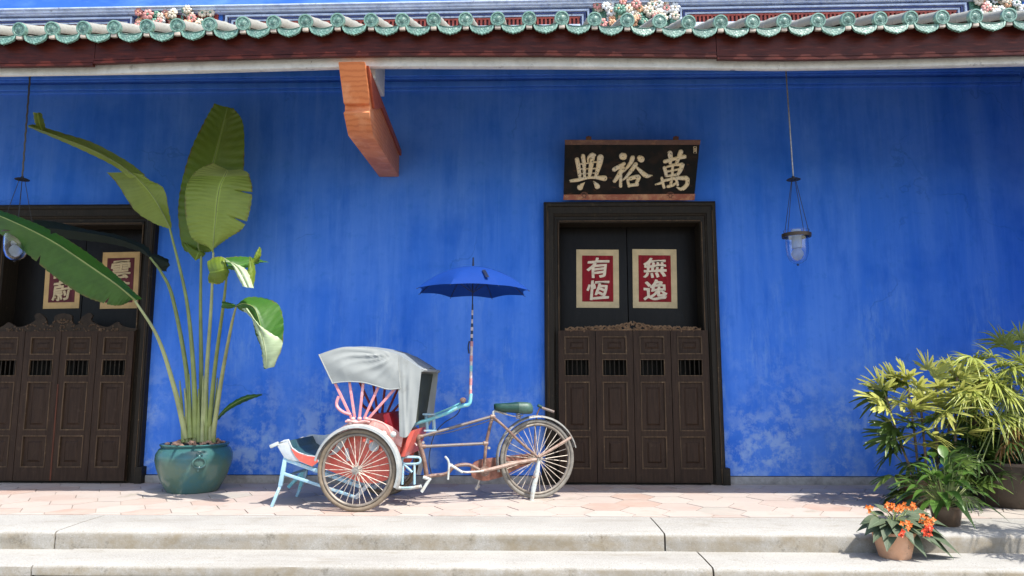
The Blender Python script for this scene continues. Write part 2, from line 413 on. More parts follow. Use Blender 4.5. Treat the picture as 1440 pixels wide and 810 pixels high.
M['banana_pale'] = leafm('pale_leaf_underside', (.42, .50, .32), (.34, .43, .24), .25, 20)
M['stalk'] = simple('leaf_stalk', (.24, .29, .085), .5, var=.35, scale=5, bump=.1)
M['stalk_pale'] = simple('pale_stalk_base', (.36, .39, .17), .5, var=.35, scale=5, bump=.1)
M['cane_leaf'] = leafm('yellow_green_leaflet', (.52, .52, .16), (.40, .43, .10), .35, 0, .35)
M['cane_leaf_dark'] = leafm('shade_toned_leaflet', (.12, .18, .035), (.07, .125, .026), .3, 0)  # darker copy of the leaflet, painting shade into the lower fronds
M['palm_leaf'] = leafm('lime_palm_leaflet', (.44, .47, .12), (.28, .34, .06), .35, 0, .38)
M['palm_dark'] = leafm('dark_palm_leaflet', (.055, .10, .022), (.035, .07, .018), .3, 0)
M['palm_dry'] = leafm('dry_palm_leaflet', (.32, .16, .05), (.24, .13, .04), .3, 0)
M['lily'] = leafm('glossy_green_leaf', (.085, .17, .03), (.05, .115, .022), .3, 9, .35)
M['veined'] = leafm('veined_grey_leaf', (.085, .115, .065), (.05, .075, .04), .15, 8, .55)
M['flower_orange'] = simple('orange_petal', (.72, .17, .02), .5, var=.25)
M['flower_red'] = simple('red_orange_petal', (.75, .07, .02), .5, var=.25)
M['cane'] = simple('ringed_cane', (.21, .15, .10), .75, var=.5, scale=25)
# trishaw
M['skyblue'] = paint('sky_blue_paint', (.30, .49, .60), (.50, .50, .46), .8, scale=16)
M['turquoise'] = paint('turquoise_paint', (.16, .47, .52), (.40, .52, .50), .6, scale=16)
M['coral'] = paint('coral_red_paint', (.62, .11, .08), (.56, .26, .20), .5, scale=8)
M['pink'] = paint('pink_paint', (.66, .26, .27), (.62, .45, .42), .6, scale=12)
M['beige'] = paint('rusty_beige_tube', (.33, .235, .185), (.20, .11, .075), .7, scale=15, lo=.5, hi=.6)
M['tubpink'] = paint('faded_pink_panel', (.60, .30, .27), (.66, .50, .46), .7, scale=9)
M['greyboard'] = paint('pale_grey_board', (.46, .50, .52), (.60, .60, .58), .6, scale=9)
M['fender'] = paint('grey_white_fender', (.31, .33, .325), (.46, .43, .38), .5, scale=12)
M['metalguard'] = paint('dull_tin_guard', (.22, .22, .205), (.15, .10, .075), .7, scale=14)
def canvasm():
    m = Mat('grey_canvas', (.295, .312, .302), .75, spec=.2)
    m.blotch((.27, .285, .275), 4, .42, .66, .8); m.blotch((.20, .20, .18), 9, .58, .74, .5, detail=8); m.blotch((.34, .36, .35), 3, .52, .7, .6)
    m.bump(m.noise(5, 2, .4), .35, .02).bump(m.noise(300, 2), .1, .001)
    return m.end()
M['canvas'] = canvasm()
M['canvas_dark'] = simple('dark_canvas_top', (.20, .23, .25), .8, var=.2, scale=5)
M['curtain'] = simple('olive_back_curtain', (.035, .045, .03), .85)
M['seatred'] = simple('crimson_cushion', (.48, .012, .022), .45, var=.3, scale=6)
M['darkred'] = simple('dark_red_strut', (.28, .012, .018), .5, var=.3)
M['teal_dark'] = paint('dark_teal_floor', (.022, .068, .080), (.07, .12, .13), .5, scale=10)
M['rust'] = paint('rusty_brown_tube', (.15, .085, .062), (.28, .20, .155), .7, scale=16, lo=.48, hi=.6)
M['rustred'] = paint('rusty_chain_guard', (.20, .078, .052), (.12, .045, .028), .8, scale=11, lo=.48, hi=.58)
M['greytube'] = paint('grey_painted_tube', (.15, .128, .118), (.18, .11, .08), .7, scale=18)
M['iron_cable'] = simple('black_cable', (.02, .018, .017), .5)
M['tyre'] = simple('cream_tyre', (.21, .165, .115), .8, var=.35, scale=20)
M['tyre_dark'] = simple('grey_tyre', (.20, .185, .16), .8, var=.4, scale=20)
M['rim'] = simple('tin_rim', (.24, .21, .175), .5, .3, var=.35, scale=20)
M['spoke'] = simple('cream_spoke', (.60, .52, .43), .5, .1, var=.3, scale=40)
M['metal'] = simple('worn_steel', (.45, .42, .38), .4, .6, var=.4, scale=30)
M['chalk'] = paint('chalky_white_paint', (.44, .48, .46), (.35, .27, .2), .6, scale=18)
M['saddle'] = simple('green_vinyl_saddle', (.012, .055, .04), .35, var=.4, scale=9)
M['saddle2'] = simple('worn_green_vinyl', (.05, .11, .085), .5, var=.4, scale=20)
M['brolly'] = None
def brolly():
    m = Mat('navy_umbrella_cloth', (.006, .048, .27), .7, spec=.2); m.blotch((.008, .060, .33), 3, .4, .7, .6); m.bump(m.noise(200, 2), .05, .001); return m.end(.25)
M['brolly'] = brolly()
M['shaft'] = simple('dark_shaft', (.02, .03, .07), .4, .3)
M['tape_white'] = simple('white_tape', (.60, .50, .48), .6, var=.4, scale=40)
M['tape_red'] = simple('pink_tape', (.55, .25, .25), .6, var=.3, scale=40)

# ================================================================== THE SETTING
YW = 7.5                                    # face of the mansion wall
Y_EDGE = PZ(720, 726).y                     # terracotta meets granite
Y_S1 = PZ(720, 749).y                       # front of the top granite step
Z1 = P(720, 775, Y_S1).z                    # next tread
Y_S2 = PZ(720, 798, Z1).y
Z2 = Z1 * 2.05
XL, XR = -9.5, 9.5
# courtyard: one sheet to the horizon
g = MB(); g.grid([[Vector((x, y, Z2 - .004)) for x in (-80, -20, 0, 20, 80)] for y in (-80, -10, 0, Y_S2 + .3, 80)])
tag(g.build('courtyard_ground', M['court']), kind='structure')
# terrace: hexagonal tiles over grout
g = MB(); g.box((XL, Y_EDGE - .01, -.1), (XR, YW + .1, -.004)); tag(g.build('terrace_bed', M['grout'], smooth=0), kind='structure')
g = MB(); rh = .205; gap = .0045; hy = rh * math.sqrt(3) / 2; r2 = rh - gap
def clip_y(poly, lo, hi):
    for sgn, lim in ((1, lo), (-1, -hi)):
        out = []
        for i in range(len(poly)):
            a, b = poly[i], poly[(i+1) % len(poly)]; ia, ib = sgn*a[1] >= lim, sgn*b[1] >= lim
            if ia: out.append(a)
            if ia != ib:
                t = (lim - sgn*a[1]) / (sgn*b[1] - sgn*a[1]); out.append((a[0]+(b[0]-a[0])*t, a[1]+(b[1]-a[1])*t))
        poly = out
        if len(poly) < 3: return None
    return poly
for i in range(int((XR-XL)/(1.5*rh))+1):
    for j in range(-1, 14):
        cx = XL + i*1.5*rh; cy = Y_EDGE - .1 + j*2*hy + (hy if i % 2 else 0)
        pl = clip_y([(cx + r2*math.cos(R(60*k)), cy + r2*math.sin(R(60*k))) for k in range(6)], Y_EDGE, YW)
        if not pl: continue
        dz = random.uniform(0, .003)
        top = [Vector((x, y, dz)) for x, y in pl]; n = len(top)
        g.add(top + [p - Vector((0, 0, .012)) for p in top], [tuple(range(n))] + [(k, k+n, (k+1) % n + n, (k+1) % n) for k in range(n)])
tag(g.build('terrace_floor', M['hex'], smooth=0), kind='structure')
# granite steps
def slab_row(name, y0, y1, ztop, zbot, joints, lip=0.0):
    mb = MB(); xs = [XL] + joints + [XR]
    for a, b in zip(xs[:-1], xs[1:]):
        n = max(2, int((b-a)/.12)); bm_rows = []
        j0 = random.uniform(-.004, .004)
        sec = [(y1, zbot), (y0+lip, zbot), (y0+lip, ztop-.07 if lip else (zbot+ztop)/2), (y0, ztop-.065 if lip else ztop-.05), (y0, ztop-.022), (y0+.007, ztop-.007), (y0+.022, ztop), ((y0+y1)/2, ztop+.001), (y1, ztop)]
        rows = []
        for i in range(n+1):
            x = a + .006 + (b-a-.012)*i/n; edge = .012 if i in (0, n) else 0
            row = []
            for k, (y, z) in enumerate(sec):
                ns = mnoise.noise(Vector((x*2.3, k*.7, ztop*9)))*.006 + mnoise.noise(Vector((x*9, k*1.7, ztop*3)))*.0025
                row.append(Vector((x, y + (ns+edge*.5 if y < y1-.01 and k < 7 else 0), z + (ns*.6 - edge*.3 if 3 < k < 7 else 0) + j0*(k > 2))))
            rows.append(row)
        mb.grid(rows); mb.add(rows[0], [tuple(range(len(sec)))]); mb.add(rows[-1], [tuple(range(len(sec)))])
    return tag(mb.build(name, M['granite'], smooth=50), kind='structure')
jx = lambda px, py, z: PZ(px, py, z).x
slab_row('granite_step', Y_S1, Y_EDGE - .004, 0.0, Z1 - .02, [jx(-330, 738, 0), jx(97, 740, 0), jx(926, 740, 0), jx(1560, 740, 0)])
slab_row('granite_step', Y_S2, Y_S1 + .05, Z1, Z2 + .0, [jx(66, 786, Z1), jx(990, 786, Z1), jx(1750, 786, Z1)], lip=.028)

# ================================================================== THE MANSION
man = thing('mansion', (0, YW, 0), 'indigo blue Chinese mansion front with dark wooden doors under a green tiled eave', 'building')
DOORX = (P(888, 470, YW).x, P(95, 470, YW).x)
HW, HO = .915, .745                          # half widths: outside of the door frame, clear opening
ZT = P(886, 283, YW-.06).z; ZO = P(886, 313, YW-.03).z
# wall with the two openings
mb = MB(); xs = sorted([XL, 5.6] + [d + s*(HW-.03) for d in DOORX for s in (-1, 1)])
# blue face is cut into upright strips that share corners
zc = [0.085, ZT - .03, 6.2]
vid = {}
def wv(i, k):
    if (i, k) not in vid: vid[(i, k)] = mb.add([Vector((xs[i], YW, zc[k]))], [])
    return vid[(i, k)]
for i in range(len(xs)-1):
    for k in range(2):
        if k == 0 and i in (1, 3): continue
        mb.f.append([wv(i, k), wv(i+1, k), wv(i+1, k+1), wv(i, k+1)]); mb.m.append(0)
mb.build('wall', M['blue'], man, smooth=0)
mb = MB(); mb.box((XL, YW+.02, -.1), (5.6, YW+.06, 6.2)) ; 
mb2 = MB(); mb2.box((XL, YW+.40, -.1), (5.6, YW+.44, 6.2)); mb2.build('dark_backing', M['void'], man, smooth=0)  # black backing sheet added to stop light leaking in from behind
mb = MB(); mb.box((5.38, 5.25, -.1), (5.60, YW-.002, 4.3)); mb.build('side_wall', M['blue'], man, smooth=0)
mb = MB()
for i in (0, 2, 4): mb.box((xs[i] + (.035 if i else 0), YW-.022, 0.0), (min(xs[i+1], 5.37) - (.035 if i < 4 else 0), YW+.02, .078))
mb.build('plinth', M['plinth'], man, bevel=.006)
# cornice bands at the head of the wall
mb = MB(); zb = P(720, 127, YW).z
for a, b, d in ((0, .035, .02), (.035, .10, .035), (.13, .155, .03), (.155, .28, .06), (.28, .50, .09)):
    mb.box((XL, YW - d, zb + a), (5.37, YW - .001, zb + b - .002))
mb.build('cornice', M['blue'], man, bevel=.006, smooth=40)

# ---------------------------------------------------------------- roof of the veranda
Y_E = 5.40; SL = .40; ang = math.atan(SL); DIRR = Vector((0, math.cos(ang), math.sin(ang)))
disc_px = [28, 74, 118, 161, 207, 250, 295, 342, 385, 430, 475, 522, 566, 610, 655, 700, 744, 790, 836, 882, 927, 968, 1013, 1058, 1102, 1150, 1192, 1237, 1280, 1324, 1371, 1418]
sag = [(-60, 44), (0, 43), (28, 42), (118, 40), (250, 36.5), (385, 32), (475, 29), (566, 29), (700, 27), (790, 26), (882, 29), (968, 32), (1058, 31), (1150, 29), (1237, 27), (1324, 25), (1418, 22), (1500, 18)]
def lerp_tab(tab, x):
    if x <= tab[0][0]: return tab[0][1] + (x-tab[0][0])*(tab[1][1]-tab[0][1])/(tab[1][0]-tab[0][0])
    for (a, u), (b, v) in zip(tab, tab[1:]):
        if x <= b: return u + (v-u)*(x-a)/(b-a)
    return tab[-1][1]
discs = [P(px, lerp_tab(sag, px), Y_E) for px in disc_px]
step = (discs[-1].x - discs[0].x)/(len(discs)-1)
d_last = discs[31].copy()
for k in range(1, 19):
    discs.append(Vector((d_last.x + step*k, Y_E, d_last.z + .006*k)))
    if k < 13: discs.insert(0, Vector((discs[0].x - step, Y_E, discs[0].z)))
discs.sort(key=lambda p: p.x)
ztab = [(p.x, p.z) for p in discs]
def eave_z(x): return lerp_tab(ztab, x)
# underside and bed of the roof
mb = MB(); X0, X1 = discs[0].x - .1, discs[-1].x + .1
n = 60; LEN = (YW + .02 - Y_E) / math.cos(ang)
rowsT, rowsB = [], []
for i in range(n+1):
    x = X0 + (X1-X0)*i/n; z = eave_z(x) - .045
    rowsT.append([Vector((x, Y_E+.02, z)), Vector((x, YW-.001, z + (YW-Y_E-.02)*SL))])
    rowsB.append([Vector((x, YW-.001, z - .05 + (YW-Y_E-.02)*SL)), Vector((x, Y_E+.02, z - .022))])
mb.grid([a for a in rowsT], 0); mb.grid([[a[1]] + b + [a[0]] for a, b in zip(rowsT, rowsB)], 1)
roof = mb.build('roof', [M['mortar'], M['soffit']], man)
# one barrel row with its joints, and its round end cap
def barrel_mesh():
    m_ = MB(); r_ = .056; rows = []; L_ = LEN - .03; k = 0; d = 0.012
    while d < L_:
        for dd, rr in ((0, r_*1.07), (.02, r_*1.07), (.024, r_*.98), (.26, r_)):
            if d + dd < L_: rows.append((d+dd, rr))
        d += .265
    vs = []
    for d, rr in rows:
        c = DIRR * d
        vs.append([c + Vector((1,0,0))*rr*math.cos(a) + Vector((0, -math.sin(ang), math.cos(ang)))*rr*math.sin(a) for a in [R(-30 + 240*j/14) for j in range(15)]])
    m_.grid(vs); return m_
bm_ = barrel_mesh()
proto_b = bm_.build('barrel_tile', M['barrel'], None, smooth=50)
dm = MB(); r_ = .0585
# lathe cap facing the viewer, slightly tilted
ax = Vector((0, -1, -.12)).normalized()
dm.lathe([(0.0005, .013), (.02, .014), (.026, .010), (.036, .012), (.045, .010), (.048, .016), (r_, .015), (r_+.001, .004), (r_, -.02)], (0, 0, 0), 24, 0, ax)
proto_d = dm.build('end_cap', [M['glaze'], M['glaze_rim']], None, smooth=40)
for p_ in proto_d.data.polygons:
    if (p_.center - ax*(p_.center.dot(ax))).length > .047: p_.material_index = 1
def drip_mesh(wd):
    m_ = MB(); h = .088; pts = []; n_ = 16; top = []; bot = []
    for i in range(n_+1):
        u = -1 + 2*i/n_
        top.append((u*wd/2, -.012 - .026*(1-u*u)))
        bot.append((u*wd/2*1.0, -.010 - .092*math.sqrt(max(0, 1-u*u))**.9 - (.003*math.cos(u*math.pi*8)) - (.006*(1-abs(u))**6)))
    def ring(sc, y): 
        o = []
        cx, cz = 0, -.055
        for x, z in top + bot[::-1]: o.append(Vector((cx + (x-cx)*sc, y + (z+.012)*.12, cz + (z-cz)*sc)))
        return o
    N_ = 2*(n_+1); a, b, c, d = ring(1, .014), ring(1, -.006), ring(.86, -.006), ring(.84, -.001)
    fr = lambda p, q: [(p*N_+i, p*N_+(i+1)%N_, q*N_+(i+1)%N_, q*N_+i) for i in range(N_)]
    o = m_.add(a+b+c+d, fr(0, 1) + fr(1, 2) + fr(2, 3), 1)
    q = lambda k: [(k*N_+i, k*N_+i+1, k*N_+N_-2-i, k*N_+N_-1-i) for i in range(n_)]
    for f in q(3): m_.f.append(list(f)); m_.m.append(0)
    for f in q(0): m_.f.append(list(f)); m_.m.append(1)
    # trough tile running back from the lip
    rows = []
    for d_ in (0, .3, 1.0, LEN-.05):
        c_ = DIRR*d_ + Vector((0, .012, 0))
        rows.append([c_ + Vector((x, 0, z+.002)) for x, z in top])
    m_.grid(rows, 2)
    return m_
proto_p = drip_mesh(step*.82).build('drip_tile', [M['glaze'], M['glaze_rim'], M['barrel']], None, smooth=40)
mt = MB(); mt.box((-.024, -.006, -.082), (.024, .02, -.052)); proto_m = mt.build('mortar_plug', M['mortar'], None, bevel=.006)
for i, p in enumerate(discs):
    q = Vector((p.x, p.y, p.z)) - man.location
    jr = random.uniform(-.05, .05)
    o = share(proto_b, 'barrel_tile', roof, q); o.rotation_euler = (random.uniform(-.006, .006), 0, random.uniform(-.01, .01))
    o = share(proto_d, 'end_cap', roof, q); o.rotation_euler = (random.uniform(-.08, .08), 0, random.uniform(-.12, .12))
    share(proto_m, 'mortar_plug', roof, q)
    if i+1 < len(discs):
        p2 = (p + discs[i+1])/2 + Vector((0, .002, -.022)) - man.location
        o = share(proto_p, 'drip_tile', roof, p2); o.rotation_euler = (random.uniform(-.06, .06), random.uniform(-.04, .04), random.uniform(-.06, .06))
for o in (proto_b, proto_d, proto_p, proto_m): bpy.data.objects.remove(o)
# fascia boards: three lengths, each a little lower than the next
Y_F = 5.47
edges_px = [(-500, 86.5, 86), (132, 91.5, 86), (1008, 79.5, 79), (1900, 84, 72)]
btab = [(-200, 95), (0, 93), (132, 91.5), (240, 87), (480, 81), (560, 80), (760, 80), (960, 82), (1100, 83.5), (1200, 82), (1300, 79.5), (1440, 76), (1700, 70)]
def fb(px, dy=0): return P(px, lerp_tab(btab, px) + dy, Y_F)
mb = MB()
for a, b, lo in ((-500, 131.5, 1.5), (132.5, 1007.5, -1.0), (1008.5, 1900, 1.5)):
    n_ = 24
    rows = []
    for i in range(n_+1):
        px = a + (b-a)*i/n_; q = fb(px, lo); x = q.x; zt = eave_z(x) - .05
        sec = [(Y_F+.022, zt), (Y_F, zt), (Y_F, q.z+.045), (Y_F-.010, q.z+.045), (Y_F-.010, q.z+.028), (Y_F-.002, q.z+.028), (Y_F-.002, q.z+.022), (Y_F-.014, q.z+.022), (Y_F-.014, q.z), (Y_F+.022, q.z)]
        rows.append([Vector((x, y, z)) for y, z in sec] + [Vector((x, sec[0][0], sec[0][1]))])
    mb.grid(rows)
    for r_ in (rows[0], rows[-1]): mb.add(r_[:-1], [tuple(range(len(r_)-1))])
mb.build('fascia_board', M['fascia'], man, smooth=30)
# white beam
wtab = [(-200, 112), (0, 108), (240, 104.5), (480, 98), (560, 97), (960, 98.5), (1100, 100), (1300, 97), (1440, 93.5), (1700, 88)]
mb = MB(); rows = []
for i in range(61):
    px = -500 + 2400*i/60; x = fb(px).x; zt = fb(px).z + .10; q = P(px, lerp_tab(wtab, px), 5.60)
    rows.append([Vector((x, 5.53, zt)), Vector((x, 5.53, zt-.15)), Vector((x, 5.545, zt-.155)), Vector((x, 5.545, q.z)), Vector((x, 5.60, q.z)), Vector((x, 5.60, zt)), Vector((x, 5.53, zt))])
mb.grid(rows); mb.build('beam', M['white'], man, smooth=30)
# cantilever bracket: two stacked timbers with a carved nose
xl, xr = P(475, 120, 5.36).x, P(513, 120, 5.36).x
zt = P(490, 88, 5.36).z; zu = P(562, 190, YW)
pts_px = [(475, 88, 5.36), (485, 146, 5.58), (487, 148, 5.60), (487, 156, 5.62), (484.5, 158, 5.62), (493, 191, 5.80)]
prof = []
for (px, py, Y) in pts_px:
    d = ray(px, py); p = EYE + d*((xl-0)/d.x); prof.append((p.y, p.z))
zlow = prof[-1][1]
zl = P(548, 249, YW).z
prof_low = [(prof[-1][0], prof[-1][1])]
outline = [(YW-.003, zt), (prof[0][0], zt)] + prof[1:] + [(YW-.003, zl)]
zg = P(562, 219, YW).z
mb = MB()
mb.prism([Vector((xl, y, z)) for y, z in outline], (xr-xl, 0, 0))
SK = (P(561, 250, YW).x - xr)/(YW-5.36)
def skew(m_):
    for p in m_.v: p.x += SK*(p.y-5.36)
skew(mb)
br = mb.build('bracket', M['orange'], man, bevel=.011)
mb = MB()
p0y = prof[2][0]
fl = [(YW-.004, zt-.012), (prof[0][0]+.05, zt-.012), (p0y+.08, prof[2][1]), (p0y+.5, zg), (YW-.004, zg)]
mb.prism([Vector((xr+.001, y, z)) for y, z in fl], (.022, 0, 0)); skew(mb); mb.build('flank_board', M['orange_red'], br, bevel=.005)
mb = MB(); mb.box((xl, 5.66, zt+.002), (P(541, 120, 6.05).x, 6.05, zt+.34)); mb.build('beam_block', M['white'], man, bevel=.004)

# ---------------------------------------------------------------- frieze above the roof
zf = lambda px, y: P(px, y, YW).z
def fz(x, base): return base + (x - P(720, 20, YW).x)*.0065
zF0 = zf(720, 40); zF1 = zf(720, 14.5); zL0, zL1 = zf(720, 14), zf(720, 8)
def tiltbox(mb, x0, x1, y0, y1, z0, z1, mi=0):
    vs = []
    for x in (x0, x1):
        for y, z in ((y0, z0), (y1, z0), (y1, z1), (y0, z1)): vs.append(Vector((x, y, fz(x, z))))
    mb.add(vs, [(0,1,2,3),(7,6,5,4),(0,4,5,1),(1,5,6,2),(2,6,7,3),(3,7,4,0)], mi)
mb = MB(); tiltbox(mb, XL, 5.9, YW-.10, YW-.001, zL0+.012, zL1); tiltbox(mb, XL, 5.9, YW-.07, YW-.001, zL0-.004, zL0+.010); tiltbox(mb, XL, 5.9, YW-.13, YW-.102, zL1-.016, zL1-.001)
mb.build('ledge', M['frieze_white'], man, bevel=.004)
mb = MB(); tiltbox(mb, XL, 5.9, YW-.012, YW-.001, zL1+.002, 6.2); mb.build('upper_wall', M['upper'], man, smooth=0)
flow = [(200, 303), (838, 948), (1368, 1432)]
segs = [(-700, 190), (320, 828), (955, 1356)]
for a, b in segs:
    x0, x1 = P(a, 20, YW).x, P(b, 20, YW).x
    mb = MB()
    tiltbox(mb, x0-.05, x1+.05, YW-.008, YW-.001, zF0-.1, zF1+.0, 0)
    fp = mb.build('frieze_panel', M['frieze_blue'], man, smooth=0)
    mb = MB()
    for k, (d, y, mi) in enumerate(((.0, .055, 0), (.035, .040, 1), (.060, .028, 0))):
        zt_ = zF1 - .028 - d*.72; t_ = .020 if mi == 0 else .018
        tiltbox(mb, x0+d*1.0, x1-d*1.0, YW-y, YW-.009, zt_-t_, zt_, mi)
        for xa in (x0+d, x1-d-.02): tiltbox(mb, xa, xa+.02, YW-y, YW-.009, zF0-.1, zt_-t_-.001, mi)
    mb.build('panel_moulding', [M['frieze_white'], M['frieze_blue']], fp, smooth=0)
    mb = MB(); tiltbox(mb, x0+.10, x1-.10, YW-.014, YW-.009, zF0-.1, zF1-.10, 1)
    x = x0 + .12
    while x < x1 - .12:
        tiltbox(mb, x, x+.021, YW-.034, YW-.0145, zF0-.08, zF1-.125, 0); x += .045
    tiltbox(mb, x0+.10, x1-.10, YW-.030, YW-.0145, zF1-.122, zF1-.104, 0)
    tiltbox(mb, x0+.10, x1-.10, YW-.045, YW-.0145, zF0-.1, zF0+.016, 2)
    mb.build('lattice', [M['frieze_red'], M['frieze_dark'], M['frieze_white']], fp, smooth=0)
fm = [simple('shard_pink', (.62, .27, .24), .5, var=.3, scale=30), simple('shard_cream', (.66, .58, .46), .5, var=.3, scale=30), simple('shard_green', (.13, .30, .22), .5, var=.4, scale=30), simple('shard_red', (.45, .08, .06), .5), simple('shard_white', (.68, .70, .70), .5), simple('shard_peach', (.66, .36, .20), .5)]
for k, (a, b) in enumerate(flow):
    mb = MB(); x0, x1 = P(a, 22, YW).x, P(b, 22, YW).x; rnd = random.Random(k+3); wd = x1-x0
    tiltbox(mb, x0-.04, x1+.04, YW-.02, YW-.002, zF0-.05, zF1+.01, 3 if k == 0 else 2)
    for i in range(70 if k != 2 else 40):
        c = Vector((x0 + rnd.random()*wd, YW - rnd.uniform(.04, .12), fz(x0, zF0) + rnd.uniform(-.02, (zF1-zF0)*1.12 + .0)))
        pet = rnd.choice([0, 1, 1, 2, 2, 4, 5, 0] if k == 0 else [1, 1, 2, 4, 4, 2, 0, 5]); rr = rnd.uniform(.026, .048)
        for j in range(7):
            an = j*2*math.pi/7 + rnd.random()*.4
            q = Quaternion((0, 1, 0), an) @ Quaternion((0, 0, 1), rnd.uniform(-.5, .5))
            mb.blob(c + Vector((math.cos(an)*rr*.75, -.01, math.sin(an)*rr*.75)), (rr*.72, rr*.42, rr*.55), pet, 1, Quaternion((0, -1, 0), an))
        mb.blob(c + Vector((0, -.022, 0)), rr*.34, rnd.choice([1, 5, 2]), 1)
    for i in range(60):
        c = Vector((x0 + rnd.random()*wd, YW - rnd.uniform(.02, .09), fz(x0, zF0) + rnd.uniform(-.04, (zF1-zF0)*1.0)))
        mb.blob(c, (.035, .01, .014), 2, 1, Quaternion((0, 1, 0), rnd.random()*6.3))
    mb.build('flower_relief', fm, man, smooth=60)

# ---------------------------------------------------------------- double doors
def sweep_frame(mb, half, ztop, profile, cx, z0=0.0, mi=0, kt=1.0):
    """profile (d, y): d outwards from the clear opening; runs up, over and down with mitres"""
    rows = []
    for (sx, top) in ((-1, 0), (-1, 1), (1, 1), (1, 0)):
        rows.append([Vector((cx + sx*(half + d), y, (ztop + d*kt) if top else z0)) for d, y in profile])
    mb.grid(rows, mi)
def panel(mb, cx0, cx1, z0, z1, yf, fielded=True):
    """worn bead, sunk panel, raised field"""
    b = .012
    for (a0, a1, c0, c1) in ((cx0, cx1, z1-b, z1), (cx0, cx1, z0, z0+b), (cx0, cx0+b, z0+b, z1-b), (cx1-b, cx1, z0+b, z1-b)):
        mb.box((a0, yf-.004, c0), (a1, yf+.018, c1), 1)
    mb.box((cx0+b, yf+.014, z0+b), (cx1-b, yf+.024, z1-b), 0)
    if fielded:
        i = .045 if z1-z0 > .14 else .03
        x0, x1, a0, a1 = cx0+b+i, cx1-b-i, z0+b+i, z1-b-i; e = .018; y0, y1 = yf+.0135, yf+.002
        vs = [(x0,y0,a0),(x1,y0,a0),(x1,y0,a1),(x0,y0,a1),(x0+e,y1,a0+e),(x1-e,y1,a0+e),(x1-e,y1,a1-e),(x0+e,y1,a1-e)]
        mb.add(vs, [(0,1,5,4),(1,2,6,5),(2,3,7,6),(3,0,4,7),(4,5,6,7)], 0)
Zp = lambda py: P(890, py, YW-.06).z
